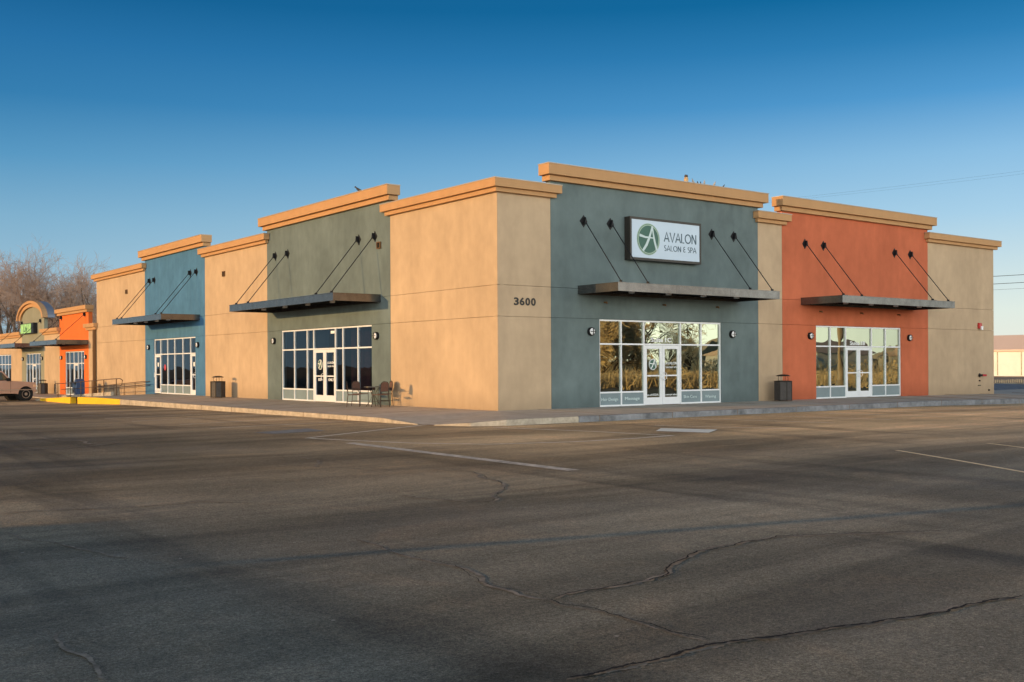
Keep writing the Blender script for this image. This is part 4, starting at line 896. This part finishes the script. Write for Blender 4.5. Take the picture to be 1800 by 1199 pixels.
# undergrowth belt behind the shops
def brush(name, boxes, n, seed, m, label, hgt=1.0, th=.02):
    rnd = random.Random(seed); k = M()
    for _ in range(n):
        x0, x1, y0, y1, z0, z1 = rnd.choice(boxes); p = Vector((rnd.uniform(x0, x1), rnd.uniform(y0, y1), z0)); hh = (z1 - z0) * rnd.uniform(.35, 1) 
        d = Vector((rnd.gauss(0, .25), rnd.gauss(0, .25), 1)); q = p + d * hh * .5; r_ = q + (d + Vector((rnd.gauss(0, .35), rnd.gauss(0, .35), 0))) * hh * .5
        k.tube([p, q, r_], [th, th * .7, th * .3], 3, False)
        for _2 in range(3):
            a = q.lerp(r_, rnd.random()); k.tube([a, a + Vector((rnd.gauss(0, .4), rnd.gauss(0, .4), rnd.uniform(.1, .5))) * hh * .35], [th * .5, th * .2], 3, False)
    return tag(k.build(name, m, recalc=False), label, 'brush', kind='stuff')
brush('undergrowth', [(0, 24, 97, 108, -.7, 4.6)], 900, 3, mat('far_twigs', (.20, .15, .13), .95), 'tangle of bare thin saplings low behind the far shops', th=.03)

# ---------------------------------------------------------------- right background
WH = empty('warehouse', (165, 75, -.7), 'pale cream warehouse with pinkish roof far behind the right end', 'building'); wo = (165, 75, -.7)
CRM = mat('cream_siding', (.80, .80, .76), .8, mottle=.08, mscale=.3); PNK = mat('pinkish_roof', (.72, .56, .46), .8)
M().box(150, 215, 50, 110, -.8, 3.3).build('wall', CRM, WH, wo); M().box(149.6, 215.4, 49.6, 110.4, 3.31, 3.6).build('roof_edge', PNK, WH, wo)
M().hexa([(158, 55, 3.61), (214, 55, 3.61), (214, 109, 3.61), (158, 109, 3.61), (166, 62, 6.4), (205, 62, 6.4), (205, 100, 6.4), (166, 100, 6.4)]).build('roof', PNK, WH, wo)
for y in range(52, 109, 4): M().box(149.9, 149.99, y, y + .12, -.6, 3.2).build('wall_seam', KERB, WH, wo)
FE = empty('slat_fence', (82, 26, -1), 'low pale wooden slat fence far beyond the gravel at right', 'fence'); fo = (82, 26, -1)
k = M(); random.seed(3)
for i in range(90):
    t = (i - 12) * .19; x, y = 74.3 + t * .605, 29.8 - t * .796; h = random.uniform(.80, .9); k.box(x - .045, x + .045, y - .05, y + .05, -1.0, -1.0 + h)
k.build('slat', mat('pale_wood', (.62, .46, .28), .85, mottle=.15), FE, fo)
k = M(); k.tube([(73, 31.5, -.45), (84, 17.0, -.45)], .02, 4); k.build('rail', PIPE, FE, fo)
# utility poles and wires
POLE = mat('pole_wood', (.16, .11, .07), .9, mottle=.2); WIREM = mat('wire', (.02, .02, .02), .6)
def pole(x, y, h, label):
    o = empty('utility_pole', (x, y, -.7), label, 'utility pole', 'utility poles'); M().tube([(0, 0, 0), (0, 0, h)], [.16, .11], 10).build('mast', POLE, o); M().box(-1.1, 1.1, -.06, .06, h - .7, h - .56).build('crossarm', POLE, o)
    for s in (-1, 0, 1): M().lathe([(.04, 0), (.05, .08), (.02, .14)], 8, (s * 1.0, 0, h - .56)).build('insulator', WHITE, o)
pole(37, 27.5, 13.4, 'wooden utility pole hidden behind the building'); pole(49, -22, 14.6, 'wooden utility pole beyond the right edge of the lot')
def wire(a, b, sag, r, label):
    a, b = Vector(a), Vector(b); k = M(); pts = [a.lerp(b, i / 24) - Vector((0, 0, sag * 4 * (i / 24) * (1 - i / 24))) for i in range(25)]
    k.tube(pts, r, 4, False); return tag(k.build('power_line', WIREM, recalc=False), label, 'wire', 'power lines')
wire((37, 27.5, 12.9), (49, -22, 14.0), .5, .0035, 'thin overhead wire, upper one, crossing the sky above the rust bay')
wire((37, 26.9, 12.75), (49, -22.5, 13.75), .5, .003, 'thin overhead wire, lower one, crossing the sky above the rust bay')
pole(90, 52, 12.0, 'far utility pole behind the building end'); pole(101, 4, 12.6, 'far utility pole beyond the right edge')
for dz, lb in ((0, 'highest of the three short wires right of the building'), (-.85, 'middle of the three short wires right of the building'), (-1.5, 'lowest and faintest of the three short wires right of the building')):
    wire((90, 52, 11.2 + dz), (101, 4, 11.6 + dz), .3, .028 if dz > -1 else .012, lb)

# ---------------------------------------------------------------- what the glass of the shaded front mirrors (south-east of the lot)
GRASS = mat('dry_grass', (.36, .25, .11), .95); BRN = mat('brown_hill', (.62, .47, .29), .95, mottle=.25, mscale=.02)
bare_tree((46.5, -43, -.7), 14, 77, 'big golden lit cottonwood across the road', .62, 2, TWIGG, 'trees across the road', tilt=.25, fine=.02)
bare_tree((39, -38, -.7), 8.5, 79, 'wide low golden tree across the road', .6, 4, TWIGG, 'trees across the road', tilt=.5, fine=.025)
bare_tree((43, -45, -.7), 11, 90, 'dense golden tree behind the low one across the road', .6, 4, TWIGG, 'trees across the road', tilt=.4, fine=.025)
bare_tree((62, -52, -.7), 8, 83, 'small bare tree standing in the dry field', .6, 3, TWIGG, 'trees across the road', .8, .4)
brush('dry_brush', [(22, 46, -58, -44, -.7, 5.2), (24, 46, -36, -30, -.7, 1.0), (48, 120, -60, -45, -.7, 2.0), (40, 90, -40, -22, -.7, .8)], 9000, 8, TWIGG, 'dry golden brush and weeds across the road', th=.05)
k = M(); random.seed(9)
for j, (y0, h) in enumerate(((-230, 9), (-180, 5))):
    for i in range(30): pass
hl = M(); n = 60
hv = [(40 + i * 10, -150 - i * 3.0, 5 + 5 * math.sin(i * .33) + 3 * math.sin(i * .9 + 1)) for i in range(n)]
for i in range(n - 1):
    a, b = hv[i], hv[i + 1]; hl.add([(a[0], a[1], -1), (b[0], b[1], -1), b, a, (a[0] + 20, a[1] - 60, -1), (b[0] + 20, b[1] - 60, -1)], [(0, 1, 2, 3), (3, 2, 5, 4)])
tag(hl.build('hills', BRN, recalc=False), kind='structure')
for i, (x, y, w, h) in enumerate(((78, -62, 9, 3.2), (96, -66, 12, 3.6), (112, -60, 10, 3.0))):
    o = empty('small_house', (x, y, -.7), ('low cream house', 'pale roofed long house', 'pale shed like house')[i] + ' across the road', 'building', 'houses across the road')
    M().box(0, w, 0, 7, 0, h).build('wall', CRM, o); M().add([(-.4, -.4, h), (w + .4, -.4, h), (w + .4, 7.4, h), (-.4, 7.4, h), (-.4, 3.5, h + 1.8), (w + .4, 3.5, h + 1.8)], [(0, 1, 5, 4), (2, 3, 4, 5), (0, 4, 3), (1, 2, 5)]).build('roof', PNK, o)
LPM = mat('light_pole_paint', (.55, .45, .32), .6)
LP = empty('light_pole', (34.2, -11.5, -.3), 'tall pale parking lot light pole beyond the right edge', 'street lamp')
M().tube([(0, 0, 0), (0, 0, 9)], [.17, .11], 12).build('mast', LPM, LP); M().lathe([(.30, 0), (.30, .75)], 16).build('footing', CONC, LP); M().box(-.9, .9, -.2, .2, 9, 9.2).build('luminaire', STEELD, LP)

# ---------------------------------------------------------------- things west of the lot for its long shadows and the dark left glass
TR = empty('shadow_caster_box', (-41.5, -15.5, -.25), 'unseen trailer shaped box added to shade the near left of the lot', 'shadow caster')  # out of view, added so its shadow darkens the near left asphalt
M().box(-1.2, 1.2, -13, 6.2, .7, 3.35).build('box', ALU, TR, bevel=.03)
for y in (-11, -9.6, 4.4): M().lathe([(.3, -1.15), (.48, -1.1), (.48, 1.1), (.3, 1.15)], 20, (0, y, .48), 'x').build('wheel', STEELD, TR)
for i, (x, y, h) in enumerate(((-74, -2.5, 9.5), (-80, -9.5, 11.5), (-68, -13, 9.0))):
    bare_tree((x, y, -.4), h, 50 + i, ('first', 'second', 'third')[i] + ' bare tree in the row west of the lot', .6, 2, TWIG, 'trees west of the lot', .8)
SP = empty('light_pole', (-32, -14.7, -.25), 'tall steel light pole west of the lot', 'street lamp'); M().tube([(0, 0, 0), (0, 0, 7.2)], [.10, .075], 10).build('mast', LPM, SP); M().box(-.2, .2, -.9, .9, 7.2, 7.4).build('luminaire', STEELD, SP)
k = M().box(-95, -90, 70, 160, -.7, 8.2); k.build('wall', BRN, tagp := empty('sky_blocker', (-92, 115, -.7), 'unseen long brown block added to darken the left glass reflections', 'building'), (-92, 115, -.7))  # unseen block, added to keep bright sky out of the left glass
M().box(-95.3, -89.7, 69.7, 160.3, 8.201, 8.5).build('roof', STEELD, tagp, (-92, 115, -.7))
